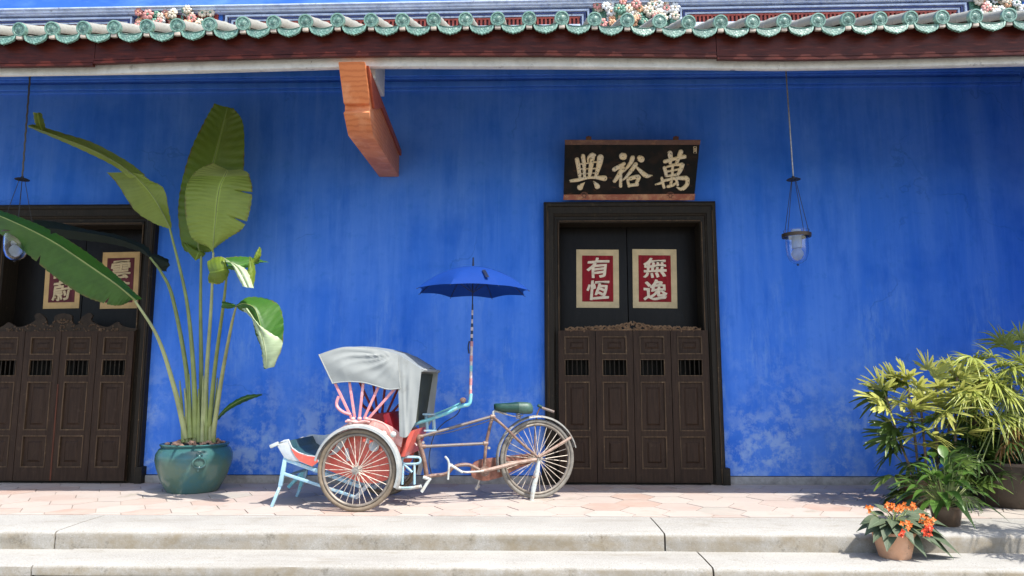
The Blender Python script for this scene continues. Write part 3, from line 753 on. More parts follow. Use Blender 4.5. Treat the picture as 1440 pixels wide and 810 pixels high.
def double_door(cx, kind):
    fr = MB()
    prof = [(0, YW+.34), (0, YW-.028), (.010, YW-.040), (.022, YW-.040), (.028, YW-.028), (.050, YW-.028), (.056, YW-.040), (.068, YW-.046), (.072, YW-.058), (.125, YW-.062), (.130, YW-.078), (.150, YW-.084), (.158, YW-.070), (.165, YW-.070), (.170, YW-.030), (.170, YW+.02)]
    sweep_frame(fr, HO, ZO, prof, cx, kt=(ZT - ZO)/.17)
    # thin worn bead along the inner edge of the frame and a plain block at each foot
    for s in (-1, 1):
        fr.box((cx + s*.915 - .035, YW-.098, 0.0), (cx + s*.915 + .035, YW-.002, .17))
        fr.box((cx + s*(HO+.0165) - .004, YW-.046, .02), (cx + s*(HO+.0165) + .004, YW-.0405, ZO), 1)
        fr.box((cx + s*(HO+.127) - .003, YW-.082, .02), (cx + s*(HO+.127) + .003, YW-.064, ZO + .12), 1)
    fr.box((cx-HO, YW-.046, ZO+.0135), (cx+HO, YW-.0405, ZO+.0215), 1)
    fr.box((cx-HO-.1, YW-.02, -.01), (cx+HO+.1, YW+.34, .018))
    dd = fr.build('double_door', [M['frame'], M['door_edge']], man, smooth=30)
    for s in (-1, 1):                            # tall inner leaves of black lacquer
        lf = MB(); x0, x1 = (cx - HO - .02, cx - .004) if s < 0 else (cx + .004, cx + HO + .02)
        lf.box((x0, YW+.20, .02), (x1, YW+.25, ZO+.02)); 
        lf.build('inner_leaf', M['lacquer'], dd, bevel=.004)
    ztop = Zp(465); wl = .388
    for i in range(4):                            # low swing gate: four leaves
        x0 = cx - 2*wl + i*wl + .003; x1 = x0 + wl - .006; g_ = MB(); yf = YW-.098; yb = yf+.034
        rows = [(Zp(498.5), Zp(473)), (Zp(529), Zp(505)), (Zp(606), Zp(536.5)), (Zp(659), Zp(613))]
        sl, sr = x0+.062, x1-.062
        g_.box((x0, yf, .03), (sl, yb, ztop)); g_.box((sr, yf, .03), (x1, yb, ztop))
        zs = [.03] + [v for r_ in rows[::-1] for v in r_] + [ztop]
        for k in range(0, len(zs), 2): g_.box((sl+.0005, yf, zs[k]), (sr-.0005, yb, zs[k+1]))
        for k in (0, 2, 3): panel(g_, sl+.001, sr-.001, rows[k][0]+.001, rows[k][1]-.001, yf)
        b = .010; a0, a1 = rows[1]
        for (u0, u1, c0, c1) in ((sl, sr, a1-b, a1), (sl, sr, a0, a0+b), (sl, sl+b, a0+b, a1-b), (sr-b, sr, a0+b, a1-b)): g_.box((u0+.001, yf-.003, c0+.001), (u1-.001, yf+.02, c1-.001), 1)
        lo = g_.build('gate_leaf', [M['door'], M['door_edge']], dd, smooth=30)
        bars = MB()
        for k in range(5):
            xx = sl + b + (sr-sl-2*b)*(k+.5)/5
            bars.tube([(xx, yf+.02, a0+.011), (xx, yf+.02, a1-.011)], .006, 8)
        bars.build('grille', M['frame'], lo)
        if kind == 'left' and i == 2:            # its bare reddish edge shows where the leaves meet
            e = MB(); e.box((x0-.002, yf-.004, .03), (x0+.012, yf-.0005, Zp(540))); e.build('leaf_edge', wood('bare_red_edge', (.12, .04, .022), (.07, .025, .015), .5), lo)
    for s in (-1, 1):                            # carved crest on each half
        c = MB(); z0 = ztop; y0 = YW-.092
        if kind == 'left':
            out = [(300, 22), (338, 33), (342, 58), (352, 72), (372, 74), (385, 42), (418, 22), (436, 35), (430, 55), (470, 78), (510, 86), (530, 76), (555, 64), (580, 82), (610, 90), (650, 94)]
            sc_ = 7.45/1000/3.24
            poly = [Vector((cx + s*(x-300)*sc_, y0, z0 + (106-y)*sc_)) for x, y in out]
            poly = cr(poly, 4) + [Vector((cx + s*2*wl, y0, z0+.001)), Vector((cx + s*.001, y0, z0+.001))]
            c.prism(poly, (0, .022, 0), 0)
            rr_ = random.Random(5)
            for i in range(44):
                u = rr_.random()**1.6*.60; hh = .03 + .10*max(0, 1-u/.55)
                c.blob((cx + s*(u+.01), y0-.004, z0 + rr_.uniform(.0, hh)), (.014, .006, .008), 1, 1, Quaternion((0, 1, 0), rr_.random()*3))
            c.build('crest', [M['crest_dark'], M['crest_dull']], dd, smooth=45)
        else:
            def env(u): return .030 + .065*math.exp(-(u/.16)**2) + .018*math.exp(-((u-.34)/.09)**2)
            rr_ = random.Random(11)
            c.tube([(cx + s*(.004 + .70*t/40), y0, z0 + .012 + env(.70*t/40)*(.45 + .35*math.sin(t*1.25))) for t in range(41)], [.012 - .006*t/40 for t in range(41)], 6, 0)
            c.tube([(cx + s*(.004 + .70*t/40), y0+.004, z0 + .004) for t in range(41)], .010, 6, 0)
            for (xx, r0) in ((.06, .038), (.15, .032), (.235, .026), (.33, .026), (.43, .020), (.53, .020), (.62, .014)):
                c.tube([(cx + s*(xx + r0*(1-t/13)*math.cos(t*.8)), y0-.006, z0 + env(xx)*.5 + r0*(1-t/13)*math.sin(t*.8)) for t in range(11)], [.011-.0007*t for t in range(11)], 6, 0)
            for i in range(46):
                u = rr_.random()**1.2*.69; e = env(u); an = rr_.uniform(-1.2, 1.2)
                c.blob((cx + s*(u+.008), y0 + rr_.uniform(-.008, .004), z0 + rr_.uniform(-.012, e)), (rr_.uniform(.012, .026), .008, rr_.uniform(.006, .010)), 1 if rr_.random() < .6 else 0, 1, Quaternion((0, 1, 0), an))
            c.build('crest', [M['crest'], M['crest']], dd, smooth=45)
    return dd
double_door(DOORX[0], 'right'); double_door(DOORX[1], 'left')

# ================================================================== WRITING
def glyph(ch, w_, h_, bold=.0, depth=.003):
    """flat-lying outline of a character, scaled to w_ x h_, centred; returns verts (x, z, d) and faces"""
    cu = bpy.data.curves.new('glyph', 'FONT'); cu.body = ch; cu.size = 1; cu.extrude = .01; cu.offset = bold; cu.resolution_u = 3
    ob = bpy.data.objects.new('glyph', cu); C.objects.link(ob); bpy.context.view_layer.update()
    dg = bpy.context.evaluated_depsgraph_get(); me = bpy.data.meshes.new_from_object(ob.evaluated_get(dg))
    vs = [v.co.copy() for v in me.vertices]; fs = [list(p.vertices) for p in me.polygons]
    bpy.data.objects.remove(ob); bpy.data.meshes.remove(me)
    if not vs: return [], []
    x0, x1 = min(v.x for v in vs), max(v.x for v in vs); y0, y1 = min(v.y for v in vs), max(v.y for v in vs)
    out = []
    for v in vs:
        u = ((v.x-x0)/(x1-x0)-.5); t = ((v.y-y0)/(y1-y0)-.5)
        out.append((u*w_ + t*w_*.06 + .02*w_*math.sin(t*7+u*5), t*h_ + u*h_*.07 + .02*h_*math.sin(u*8+t*3), (v.z+.01)/.02*depth))
    return out, fs
def couplet(px0, py0, px1, py1, chars, sheet, red, label, skew=0.0, ink='ivory'):
    Yp = YW+.196
    a, b = P(px0, py1, Yp), P(px1, py0, Yp)
    c = (a+b)/2; w_, h_ = b.x-a.x, b.z-a.z
    t = thing('paper_couplet', (c.x, Yp, a.z), label, 'sign', 'lettered sheets on the doors')
    Mx = Matrix.Translation((c.x, Yp, c.z)) @ Matrix.Rotation(skew, 4, 'Y')
    mb = MB(); mb.box((-w_/2, -.006, -h_/2), (w_/2, 0, h_/2), 0, Mx); mb.build('sheet', M[sheet], t, bevel=.001, smooth=0)
    mb = MB(); mw, mh = w_*.135, h_*.105
    mb.box((-w_/2+mw, -.0085, -h_/2+mh), (w_/2-mw, -.0062, h_/2-mh), 0, Mx); mb.build('red_panel', M[red], t, smooth=0)
    for k, ch in enumerate(chars):
        vs, fs = glyph(ch, w_*.52, h_*.335, .009)
        mb = MB(); zc_ = h_*(.185 if k == 0 else -.195)
        e_ = w_*.0085
        for q_, (ox_, oz_) in enumerate(((0, 0), (e_, 0), (-e_, 0), (0, e_), (0, -e_), (e_*.7, e_*.7), (-e_*.7, -e_*.7), (e_*.7, -e_*.7), (-e_*.7, e_*.7))):
            mb.add([Mx @ Vector((x + ox_ + .01*w_, -.0087 - d - q_*.00025, z + oz_ + zc_)) for x, z, d in vs], fs)
        mb.build('character', M[ink], t, smooth=0, fixn=False)
    return t
couplet(811, 351, 869.5, 433, '有恆', 'cream', 'redpaper', 'cream bordered crimson sheet with two characters, left of the pair on the right door', R(.6))
couplet(890.5, 350.5, 950.5, 433.5, '無逸', 'cream', 'redpaper', 'cream bordered crimson sheet with two characters, right of the pair on the right door', R(.7))
couplet(60, 352, 117, 434, '霞蔚', 'gold_sheet', 'plumpaper', 'golden bordered plum sheet on the left door, mostly hidden behind the big leaf', R(-1), 'cream')
couplet(140, 354.5, 198, 434, '雲蒸', 'gold_sheet', 'plumpaper', 'golden bordered plum sheet on the left door whose upper character shows above the leaf', R(-1), 'cream')

def brush(mb, pts, ws, to3, h=.02, k=5, mi=0):
    """carved brush stroke: rounded, swelling; pts in the traced drawing, to3 maps (x, y, lift) to the board"""
    P3 = cr([(x, y, w_) for (x, y), w_ in zip(pts, ws)], k)
    if len(pts) == 1: pass
    def st(p, tdir, wd, hh):
        nx, ny = -tdir[1], tdir[0]; row = []
        for u, e in ((-1, 0), (-.93, .55), (-.55, .9), (0, 1), (.55, .9), (.93, .55), (1, 0)):
            row.append(to3(p[0] + nx*wd/2*u, p[1] + ny*wd/2*u, hh*e))
        return row
    rows = []; n_ = len(P3)
    tl = []
    for i in range(n_):
        d = P3[min(i+1, n_-1)] - P3[max(i-1, 0)]; l = math.hypot(d.x, d.y) or 1; tl.append((d.x/l, d.y/l))
    a, ta = P3[0], tl[0]
    for q in (1, .92, .7, .38): 
        w0 = a.z; rows.append(st((a.x - ta[0]*w0/2*q, a.y - ta[1]*w0/2*q), ta, w0*math.sqrt(max(0, 1-q*q))+.5, h*math.sqrt(max(0, 1-q*q))))
    for p, t_ in zip(P3, tl): rows.append(st((p.x, p.y), t_, p.z, h))
    a, ta = P3[-1], tl[-1]
    for q in (.38, .7, .92, 1): 
        w0 = a.z; rows.append(st((a.x + ta[0]*w0/2*q, a.y + ta[1]*w0/2*q), ta, w0*math.sqrt(max(0, 1-q*q))+.5, h*math.sqrt(max(0, 1-q*q))))
    mb.grid(rows, mi)
# name board over the right door, leaning forward at the top
YB, YTp = YW-.105, YW-.36
cb = [P(792.5, 280, YB), P(976, 280.5, YB), P(984.5, 197, YTp), P(794.5, 197, YTp)]       # bl br tr tl
bl, br_, tr, tl_ = cb
ex = ((br_-bl) + (tr-tl_)).normalized(); ey = ((tl_-bl) + (tr-br_)); ey = (ey - ex*ey.dot(ex)).normalized(); en = ex.cross(ey)   # en towards the viewer
cen = (bl+br_+tr+tl_)/4
plq_t = thing('name_plaque', (bl+br_)/2, 'black lacquered plaque with three raised gold characters over the right door', 'sign')
def onb(px, py, lift=0.0):
    q = PPL(px, py, cen, en); return q + en*lift
mb = MB(); corners = [onb(792.5, 280), onb(976, 280.5), onb(984.5, 197), onb(794.5, 197)]
mb.prism([c - en*.03 for c in corners], en*.03); mb.build('board', M['plaque'], plq_t, smooth=0)
mb = MB(); mb.prism([onb(794.6, 203.5, .0008), onb(984, 203.5, .0008), onb(985, 196.5, .0008), onb(794, 196.5, .0008)], en*.012); mb.build('top_rim', M['plaque_top'], plq_t, bevel=.003)
mb = MB(); mb.prism([onb(792, 281, .0008), onb(976.5, 281.5, .0008), onb(977.5, 272.5, .0008), onb(792.5, 273.5, .0008)], en*.008); mb.build('bottom_rim', M['plaque_rim'], plq_t, bevel=.003)
CH1 = [([(190,225),(213,340),(235,500)], [75,72,58]), ([(287,165),(305,300),(312,500)], [72,66,48]), ([(368,270),(372,195),(430,135),(478,150)], [26,40,52,46]), ([(445,170),(415,340),(392,505)], [80,74,55]), ([(570,190),(555,285),(500,485)], [108,96,58]), ([(245,295),(370,280),(500,262)], [30,26,30]), ([(215,375),(350,372),(505,368)], [26,22,26]), ([(240,455),(350,452),(490,440)], [20,18,22]), ([(85,570),(200,555),(350,522),(480,515),(635,528)], [48,62,48,52,96]), ([(312,600),(265,645),(240,675)], [16,70,98]), ([(462,585),(500,630),(520,660)], [26,70,92])]
CH2 = [([(238,170),(252,172)], [118,118]), ([(262,290),(180,340),(100,385)], [58,72,76]), ([(238,360),(180,470),(105,575)], [74,80,58]), ([(205,470),(206,560),(204,655)], [50,54,56]), ([(398,195),(372,270),(300,365),(250,420)], [80,72,44,26]), ([(245,555),(300,500),(380,400),(450,300)], [26,44,66,72]), ([(522,205),(540,218)], [106,110]), ([(462,345),(560,440),(630,488),(715,482)], [40,74,78,18]), ([(312,520),(325,590),(340,655)], [44,50,50]), ([(360,532),(430,512),(490,502)], [66,70,72]), ([(502,515),(480,570),(455,620)], [66,58,50]), ([(345,645),(410,636),(475,628)], [56,56,60])]
CH3 = [([(292,165),(302,240),(296,315)], [80,70,48]), ([(215,292),(370,248),(512,218)], [62,52,66]), ([(458,145),(425,230),(385,335)], [76,64,44]), ([(210,390),(222,440),(236,505)], [58,56,48]), ([(250,372),(370,340),(478,338)], [36,44,62]), ([(478,345),(445,435),(400,500)], [74,62,46]), ([(255,442),(340,425),(425,410)], [34,32,34]), ([(232,512),(320,502),(400,488)], [40,36,40]), ([(332,345),(326,500),(302,650)], [44,42,44]), ([(168,545),(182,610),(202,685)], [46,50,46]), ([(72,640),(140,622),(212,575)], [24,42,34]), ([(212,580),(380,545),(535,545)], [44,54,74]), ([(560,562),(548,645),(470,712),(395,685)], [66,64,60,18]), ([(262,672),(330,655),(375,625)], [50,44,34]), ([(388,575),(400,610),(408,645)], [44,46,46])]
for strokes, (ox, oy, sc_), nm in ((CH1, (795, 205, 11.57), 0), (CH2, (855, 205, 11.57), 0), (CH3, (915, 200, 10.8), 0)):
    mb = MB()
    for k, (pts, ws) in enumerate(strokes):
        brush(mb, pts, ws, lambda x, y, l, ox=ox, oy=oy, sc_=sc_, k=k: onb(ox + x/sc_, oy + y/sc_, l + .0006 + .0004*(k % 4)), .016 + .0012*(k % 3))
    mb.build('character', M['gold'], plq_t, smooth=60)
mb = MB()
def ring_on(cx_, cy_, rx, ry, n_=24, r_=.004, sq=False):
    if sq: pts = [(cx_-rx, cy_-ry), (cx_+rx, cy_-ry), (cx_+rx, cy_+ry), (cx_-rx, cy_+ry), (cx_-rx, cy_-ry)]
    else: pts = [(cx_ + rx*math.cos(2*math.pi*i/n_), cy_ + ry*math.sin(2*math.pi*i/n_)) for i in range(n_+1)]
    mb.tube([onb(a, b, .003) for a, b in pts], r_, 6)
ring_on(977.3, 210.8, 1.9, 4.6, sq=True, r_=.003); ring_on(977.3, 210.8, .8, 2.6, r_=.003); mb.build('seal_mark', M['gold'], plq_t)
for cx_, cy_ in ((821.5, 275), (942.5, 275)):
    mb = MB(); ring_on(cx_, cy_, 5.2, 4.8, r_=.006); ring_on(cx_, cy_, 2.4, 2.2, 12, .008)
    for k in range(6):
        an = k*math.pi/3; mb.tube([onb(cx_ + 2*math.cos(an), cy_ + 2*math.sin(an), .008), onb(cx_ + 4.8*math.cos(an), cy_ + 4.8*math.sin(an), .008)], .004, 6)
    mb.build('rosette', M['plaque_top'], plq_t)
for px in (828, 951):
    mb = MB(); a = onb(px, 196, -.02)
    mb.box((a.x-.028, a.y-.012, a.z-.01), (a.x+.028, a.y+.012, a.z+.026)); mb.box((a.x-.01, a.y-.006, a.z+.02), (a.x+.01, YW-.002, a.z+.034)); mb.build('hook', M['plaque_top'], plq_t, bevel=.003)

# ================================================================== HANGING LANTERNS
def lantern(px_top, px_bot, Y, rod, label, ropey=False):
    top = P(px_top[0], px_top[1], Y); bot = P(px_bot[0], px_bot[1], Y)
    zsau = P(*px_sau(px_top, px_bot, .60), Y).z
    x = (top.x + bot.x)/2
    roofz = eave_z(x) - .12 + (Y - Y_E)*SL
    t = thing('hanging_lantern', (x, Y, roofz), label, 'lantern', 'glass lanterns hung from the veranda roof')
    zr = P(px_bot[0], px_bot[1] - 40, Y).z; zb_ = P(*px_bot, Y).z
    mb = MB(); xt = x - .02
    n_ = 40
    pts = [Vector((xt + (x-xt)*i/n_ + (.003*math.sin(i*2.1) if ropey else 0), Y, roofz + (zsau-roofz)*i/n_)) for i in range(n_+1)]
    mb.tube(pts, .0085 if ropey else .0065, 6); mb.build('rope' if ropey else 'rod', rod, t)
    mb = MB(); mb.lathe([(.001, .028), (.012, .026), (.014, .012), (.045, .006), (.062, -.004), (.058, -.008), (.02, -.004), (.001, -.003)], (x, Y, zsau), 24); mb.build('saucer', M['iron'], t)
    for k in range(4):
        a = R(35 + 90*k); mb = MB()
        mb.tube([Vector((x + .02*math.cos(a), Y + .02*math.sin(a), zsau-.002)), Vector((x + .124*math.cos(a), Y + .124*math.sin(a), zr+.01))], .0028, 5); mb.build('chain', M['iron'], t)
    mb = MB(); mb.lathe([(.108, -.016), (.124, -.018), (.126, .014), (.108, .016), (.108, -.016)], (x, Y, zr), 32); mb.build('ring', simple('bronze_ring', (.07, .05, .035), .45, .5), t)
    hg = zr - zb_
    outer = [(.112, .045), (.106, .02), (.100, -.02), (.098, -hg*.45), (.092, -hg*.68), (.072, -hg*.88), (.035, -hg*.985), (.001, -hg)]
    inner = [(max(.0005, r_-.004), z+(.0 if i < 4 else .004)) for i, (r_, z) in enumerate(outer)][::-1]
    mb = MB(); mb.lathe(outer + inner[:1] + inner[1:] + outer[:1], (x, Y, zr), 32); mb.build('glass_bell', M['glass'], t)
    mb = MB(); mb.lathe([(.001, .05), (.040, .05), (.043, .0), (.043, -hg*.42), (.038, -hg*.46), (.001, -hg*.46)], (x, Y, zr), 24); mb.build('lamp_tube', M['frost'], t)
    mb = MB(); mb.lathe([(.001, -hg*.47), (.03, -hg*.48), (.05, -hg*.60), (.052, -hg*.70), (.03, -hg*.84), (.001, -hg*.88)], (x, Y, zr), 24); mb.build('bulb', M['frost'], t)
    mb = MB(); mb.lathe([(.001, .0), (.010, -.003), (.012, -.010), (.001, -.016)], (x, Y, zb_-.002), 12); mb.build('finial', M['iron'], t)
    return t
def px_sau(a, b, f): return (a[0] + (b[0]-a[0])*.55, 252)
lantern((1107, 103), (1123, 371), 6.3, M['rod'], 'clear glass bell lantern on a straight pale rod, right of the plaque')
lantern((45, 110), (20, 366), 6.3, simple('dark_rope', (.09, .085, .08), .8), 'clear glass bell lantern on a dark rope before the left door', True)

# ================================================================== POT AND BROAD-LEAVED PLANT
pc = PZ(272.5, 696); d_ = ray(272.5, 660); pc = Vector((d_.x*(pc.y+.25)/d_.y, pc.y + .25, 0))
zrim = P(273, 628, pc.y-.28).z; k_ = zrim/.50
pot = thing('glazed_pot', pc, 'round teal glazed pot with a ring handle beside the left door', 'pot')
mb = MB(); RW = 101/1000*(pc.y*.99)/2
prof = [(.001, 0.0), (.225, 0.0), (.235, .012), (.262, .07), (.300, .16), (.332, .27), (.345, .34), (.342, .40), (.318, .455), (.296, .475), (.305, .492), (.312, .502), (.304, .512), (.285, .512), (.270, .495), (.268, .44), (.001, .44)]
mb.lathe([(r_*RW/.345, z*k_) for r_, z in prof], pc, 56, 0, None, .004); mb.build('jar', M['pot'], pot, smooth=50)
hc = P(276.5, 652, pc.y - .345)
mb = MB()
rc = [hc + Vector((.046*math.sin(a), 0, .046*math.cos(a))) for a in [2*math.pi*i/24 for i in range(25)]]
def onpot(p):                                        # push a point of the relief onto the belly
    zz = p.z/k_; rr = lerp_tab([(z, r_) for r_, z in prof[1:8]], zz)*RW/.345
    dx = p.x - pc.x; return Vector((p.x, pc.y - math.sqrt(max(0, rr*rr - dx*dx)) - .006, p.z))
mb.tube([onpot(p) for p in rc], .011, 8)
mb.blob(onpot(hc + Vector((0, 0, .052))) , (.018, .014, .024), 0, 2); mb.blob(onpot(hc + Vector((-.02, 0, .075))), (.010, .01, .012), 0, 1); mb.blob(onpot(hc + Vector((.02, 0, .075))), (.010, .01, .012), 0, 1); mb.blob(onpot(hc + Vector((-.01, 0, -.07))), (.014, .008, .02), 0, 1)
mb.build('ring_handle', M['pot'], pot)
mb = MB(); mb.lathe([(.26*RW/.345, .47*k_), (.15, .49*k_), (.001, .495*k_)], pc, 24); mb.build('soil', M['soil'], pot)
mb = MB(); rr_ = random.Random(4)
for i in range(70):
    a = rr_.random()*6.28; d = rr_.uniform(.14, .25)
    mb.blob(pc + Vector((d*math.cos(a), d*math.sin(a), .50*k_ + rr_.uniform(0, .035)*(1 if d < .24 else .4))), (rr_.uniform(.014, .03), rr_.uniform(.014, .026), rr_.uniform(.012, .02)), 0, 1)
mb.build('pebble', M['pebble'], pot); C.objects['pebble']['kind'] = 'stuff'

plant = thing('broad_leaf_plant', pc + Vector((0, 0, .46*k_)), 'tall broad leaved plant with long pale stalks growing in the teal pot', 'plant')
def stalk(pxs, r0, r1, matn='stalk'):
    pts = cr([P(x, y, Y) for x, y, Y in pxs], 8); mb = MB(); mb.tube(pts, [r0 + (r1-r0)*i/(len(pts)-1) for i in range(len(pts))], 10); mb.build('stalk', M[matn], plant)
def leaf(Ls, Ms, Rs, mat, kk=8, ac=5, bulge=.02, tear=0, rib=.007, seed=1, wav=.006, nick=0):
    a, m_, b = [cr([P(*p) for p in q], kk) for q in (Ls, Ms, Rs)]
    rows = []; rr = random.Random(seed); n_ = len(m_)
    nk = {(rr.randrange(3, max(4, n_-3)), rr.choice((-1, 1))): rr.uniform(.55, .88) for _ in range(nick)}
    nrm = Vector((0, -1, 0))
    for i in range(n_):
        row = []
        jl = (1 - tear*rr.random()*(1 if i % 2 else .1)); jr = 1
        for j in range(-ac, ac+1):
            t = abs(j)/ac; e = (a if j < 0 else b)[i]
            if j < 0: e = m_[i].lerp(e, jl)
            e = m_[i].lerp(e, nk.get((i, -1 if j < 0 else 1), 1) if j else 1)
            p = m_[i].lerp(e, t)
            p = p + nrm*(bulge*math.sin(t*math.pi)) + Vector((0, wav*math.sin(i*1.7+j*.9)*t, wav*.5*math.sin(i*2.3)*t))
            row.append(p)
        rows.append(row)
    mb = MB(); mb.grid(rows, 0, True)
    if rib: mb.tube([p + nrm*.004 for p in m_], [rib*(1 - .7*i/(n_-1)) for i in range(n_)], 6, 1)
    return mb.build('leaf', [M[mat], M['stalk']], plant, smooth=80, fixn=False)
K8 = lambda x, y, Y: (x/1.588, 130 + y/1.588, Y)
K4 = lambda x, y, Y: (235 + x/3.243, 130 + y/3.243, Y)
yb = pc.y
# upright leaf at the back
leaf([K4(150,735,yb-.0), K4(75,715,yb-.0), K4(50,560,yb+.0), K4(62,430,yb+.04), K4(105,270,yb+.06), K4(165,140,yb+.05), K4(217,48,yb+.0)],
     [K4(150,730,yb-.05), K4(143,690,yb-.05), K4(160,560,yb-.04), K4(182,440,yb-.02), K4(212,315,yb), K4(245,190,yb), K4(276,66,yb-.04)],
     [K4(155,730,yb-.0), K4(215,715,yb), K4(300,600,yb+.02), K4(340,450,yb+.06), K4(352,300,yb+.08), K4(346,140,yb+.06), K4(300,68,yb)], 'banana', bulge=-.02, seed=2, kk=14, nick=1)
mbx = MB()
leaf([K4(150,725,yb-.02), K4(95,690,yb-.02), K4(65,685,yb)], [K4(150,722,yb-.06), K4(140,740,yb-.07), K4(130,768,yb-.04)], [K4(160,722,yb-.04), K4(175,735,yb-.04), K4(160,755,yb-.02)], 'banana', rib=0, seed=3)
# front rounded leaf, its tip bent over
leaf([K4(205,712,yb-.22), K4(120,672,yb-.24), K4(90,595,yb-.26), K4(80,500,yb-.26), K4(90,420,yb-.24), K4(112,382,yb-.20)],
     [K4(210,735,yb-.24), K4(214,660,yb-.28), K4(222,570,yb-.31), K4(230,490,yb-.33), K4(243,425,yb-.33), K4(262,385,yb-.30)],
     [K4(215,712,yb-.22), K4(280,664,yb-.24), K4(345,620,yb-.26), K4(378,540,yb-.26), K4(389,440,yb-.24), K4(376,382,yb-.20)], 'banana_olive', bulge=.03, seed=4, kk=14, nick=2)
leaf([K4(112,382,yb-.20), K4(128,362,yb-.16), K4(160,342,yb-.12), K4(208,320,yb-.08)],
     [K4(262,385,yb-.30), K4(268,372,yb-.26), K4(272,362,yb-.20), K4(275,353,yb-.12)],
     [K4(376,382,yb-.20), K4(374,372,yb-.17), K4(360,360,yb-.13), K4(335,352,yb-.08)], 'banana_lime', bulge=.0, seed=5, rib=.004)
# high leaf reaching left, seen almost edge-on
leaf([K8(372,303,yb-.06), K8(340,290,yb-.02), K8(300,262,yb+.02), K8(262,205,yb+.04), K8(238,178,yb+.05)],
     [K8(381,305,yb-.10), K8(360,262,yb-.14), K8(335,222,yb-.18), K8(305,190,yb-.22), K8(285,178,yb-.24)],
     [K8(384,300,yb-.08), K8(378,268,yb-.08), K8(366,215,yb-.12), K8(335,196,yb-.16), K8(318,182,yb-.2)], 'banana_olive', seed=6, bulge=.0)
leaf([K8(290,192,yb-.20), K8(255,165,yb-.18), K8(200,137,yb-.24), K8(140,110,yb-.3), K8(64,78,yb-.4)],
     [K8(305,190,yb-.22), K8(265,160,yb-.26), K8(205,128,yb-.32), K8(140,102,yb-.38), K8(62,74,yb-.46)],
     [K8(325,185,yb-.12), K8(285,154,yb-.14), K8(210,113,yb-.2), K8(145,92,yb-.3), K8(72,70,yb-.4)], 'banana_olive', seed=7, bulge=.0)
leaf([K8(104,88,yb-.38), K8(100,70,yb-.36), K8(93,46,yb-.36)], [K8(94,86,yb-.42), K8(88,68,yb-.40), K8(84,46,yb-.40)], [K8(84,82,yb-.40), K8(77,66,yb-.38), K8(74,46,yb-.38)], 'banana_olive', rib=0, seed=8)
# large dark leaf sweeping out to the left
leaf([K8(296,462,yb-.42), K8(268,476,yb-.38), K8(228,470,yb-.40), K8(175,448,yb-.46), K8(110,402,yb-.56), K8(50,352,yb-.66), K8(-20,300,yb-.76), K8(-55,268,yb-.82)],
     [K8(302,464,yb-.46), K8(285,449,yb-.52), K8(255,425,yb-.58), K8(200,387,yb-.66), K8(130,340,yb-.76), K8(65,305,yb-.84), K8(-10,272,yb-.90), K8(-58,258,yb-.92)],
     [K8(318,461,yb-.40), K8(300,446,yb-.40), K8(268,415,yb-.44), K8(215,372,yb-.52), K8(150,328,yb-.62), K8(75,290,yb-.7), K8(-5,262,yb-.78), K8(-60,250,yb-.86)], 'banana_dark', seed=9, bulge=.0, rib=.009, kk=14, nick=4)
# leaf behind it, its shade painted into the colour
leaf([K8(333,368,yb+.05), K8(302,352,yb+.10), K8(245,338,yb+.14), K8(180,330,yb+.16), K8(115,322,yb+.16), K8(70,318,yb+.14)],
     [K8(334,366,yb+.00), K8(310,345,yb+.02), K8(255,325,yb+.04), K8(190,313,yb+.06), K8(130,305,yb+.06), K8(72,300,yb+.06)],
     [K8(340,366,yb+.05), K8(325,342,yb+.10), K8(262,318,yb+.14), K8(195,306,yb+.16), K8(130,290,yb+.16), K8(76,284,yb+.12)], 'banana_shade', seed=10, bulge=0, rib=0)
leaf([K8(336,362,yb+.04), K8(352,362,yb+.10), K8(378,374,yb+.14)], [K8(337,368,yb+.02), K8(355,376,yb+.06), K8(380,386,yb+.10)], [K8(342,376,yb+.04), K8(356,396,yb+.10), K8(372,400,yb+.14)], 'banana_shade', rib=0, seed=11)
# small folded leaf
K5 = lambda x, y, Y: (270 + x/3.86, 330 + y/3.86, Y - (.95 if y < 300 else .82))
leaf([K5(196,180,yb-.18), K5(180,128,yb-.2), K5(130,120,yb-.16), K5(84,145,yb-.08)], [K5(198,186,yb-.20), K5(170,190,yb-.24), K5(135,200,yb-.24), K5(95,205,yb-.18)], [K5(205,195,yb-.18), K5(190,235,yb-.16), K5(150,268,yb-.12), K5(90,262,yb-.06)], 'banana', seed=12, rib=0)
leaf([K5(180,125,yb-.20), K5(255,118,yb-.10), K5(330,125,yb-.04), K5(420,150,yb+.04)], [K5(196,165,yb-.22), K5(260,165,yb-.2), K5(318,150,yb-.10), K5(380,152,yb-.02)], [K5(200,188,yb-.22), K5(250,195,yb-.22), K5(300,178,yb-.14), K5(360,158,yb-.04)], 'banana_dark', seed=13, rib=0)
leaf([K5(165,122,yb-.23), K5(215,160,yb-.27), K5(245,225,yb-.30), K5(275,280,yb-.31)], [K5(180,130,yb-.24), K5(240,172,yb-.28), K5(275,225,yb-.31), K5(305,288,yb-.32)], [K5(200,145,yb-.23), K5(275,175,yb-.26), K5(310,215,yb-.28), K5(335,288,yb-.30)], 'banana_pale', seed=14, rib=.003)
leaf([K5(315,120,yb-.18), K5(300,190,yb-.2), K5(285,210,yb-.2)], [K5(318,120,yb-.2), K5(325,190,yb-.22), K5(315,240,yb-.24)], [K5(322,122,yb-.18), K5(345,190,yb-.18), K5(336,282,yb-.22)], 'banana', seed=15, rib=0)
leaf([K5(330,140,yb-.06), K5(345,100,yb-.06), K5(368,66,yb-.04)], [K5(338,152,yb-.08), K5(358,112,yb-.08), K5(372,70,yb-.06)], [K5(345,160,yb-.06), K5(374,118,yb-.06), K5(376,72,yb-.04)], 'banana', seed=16, rib=0)
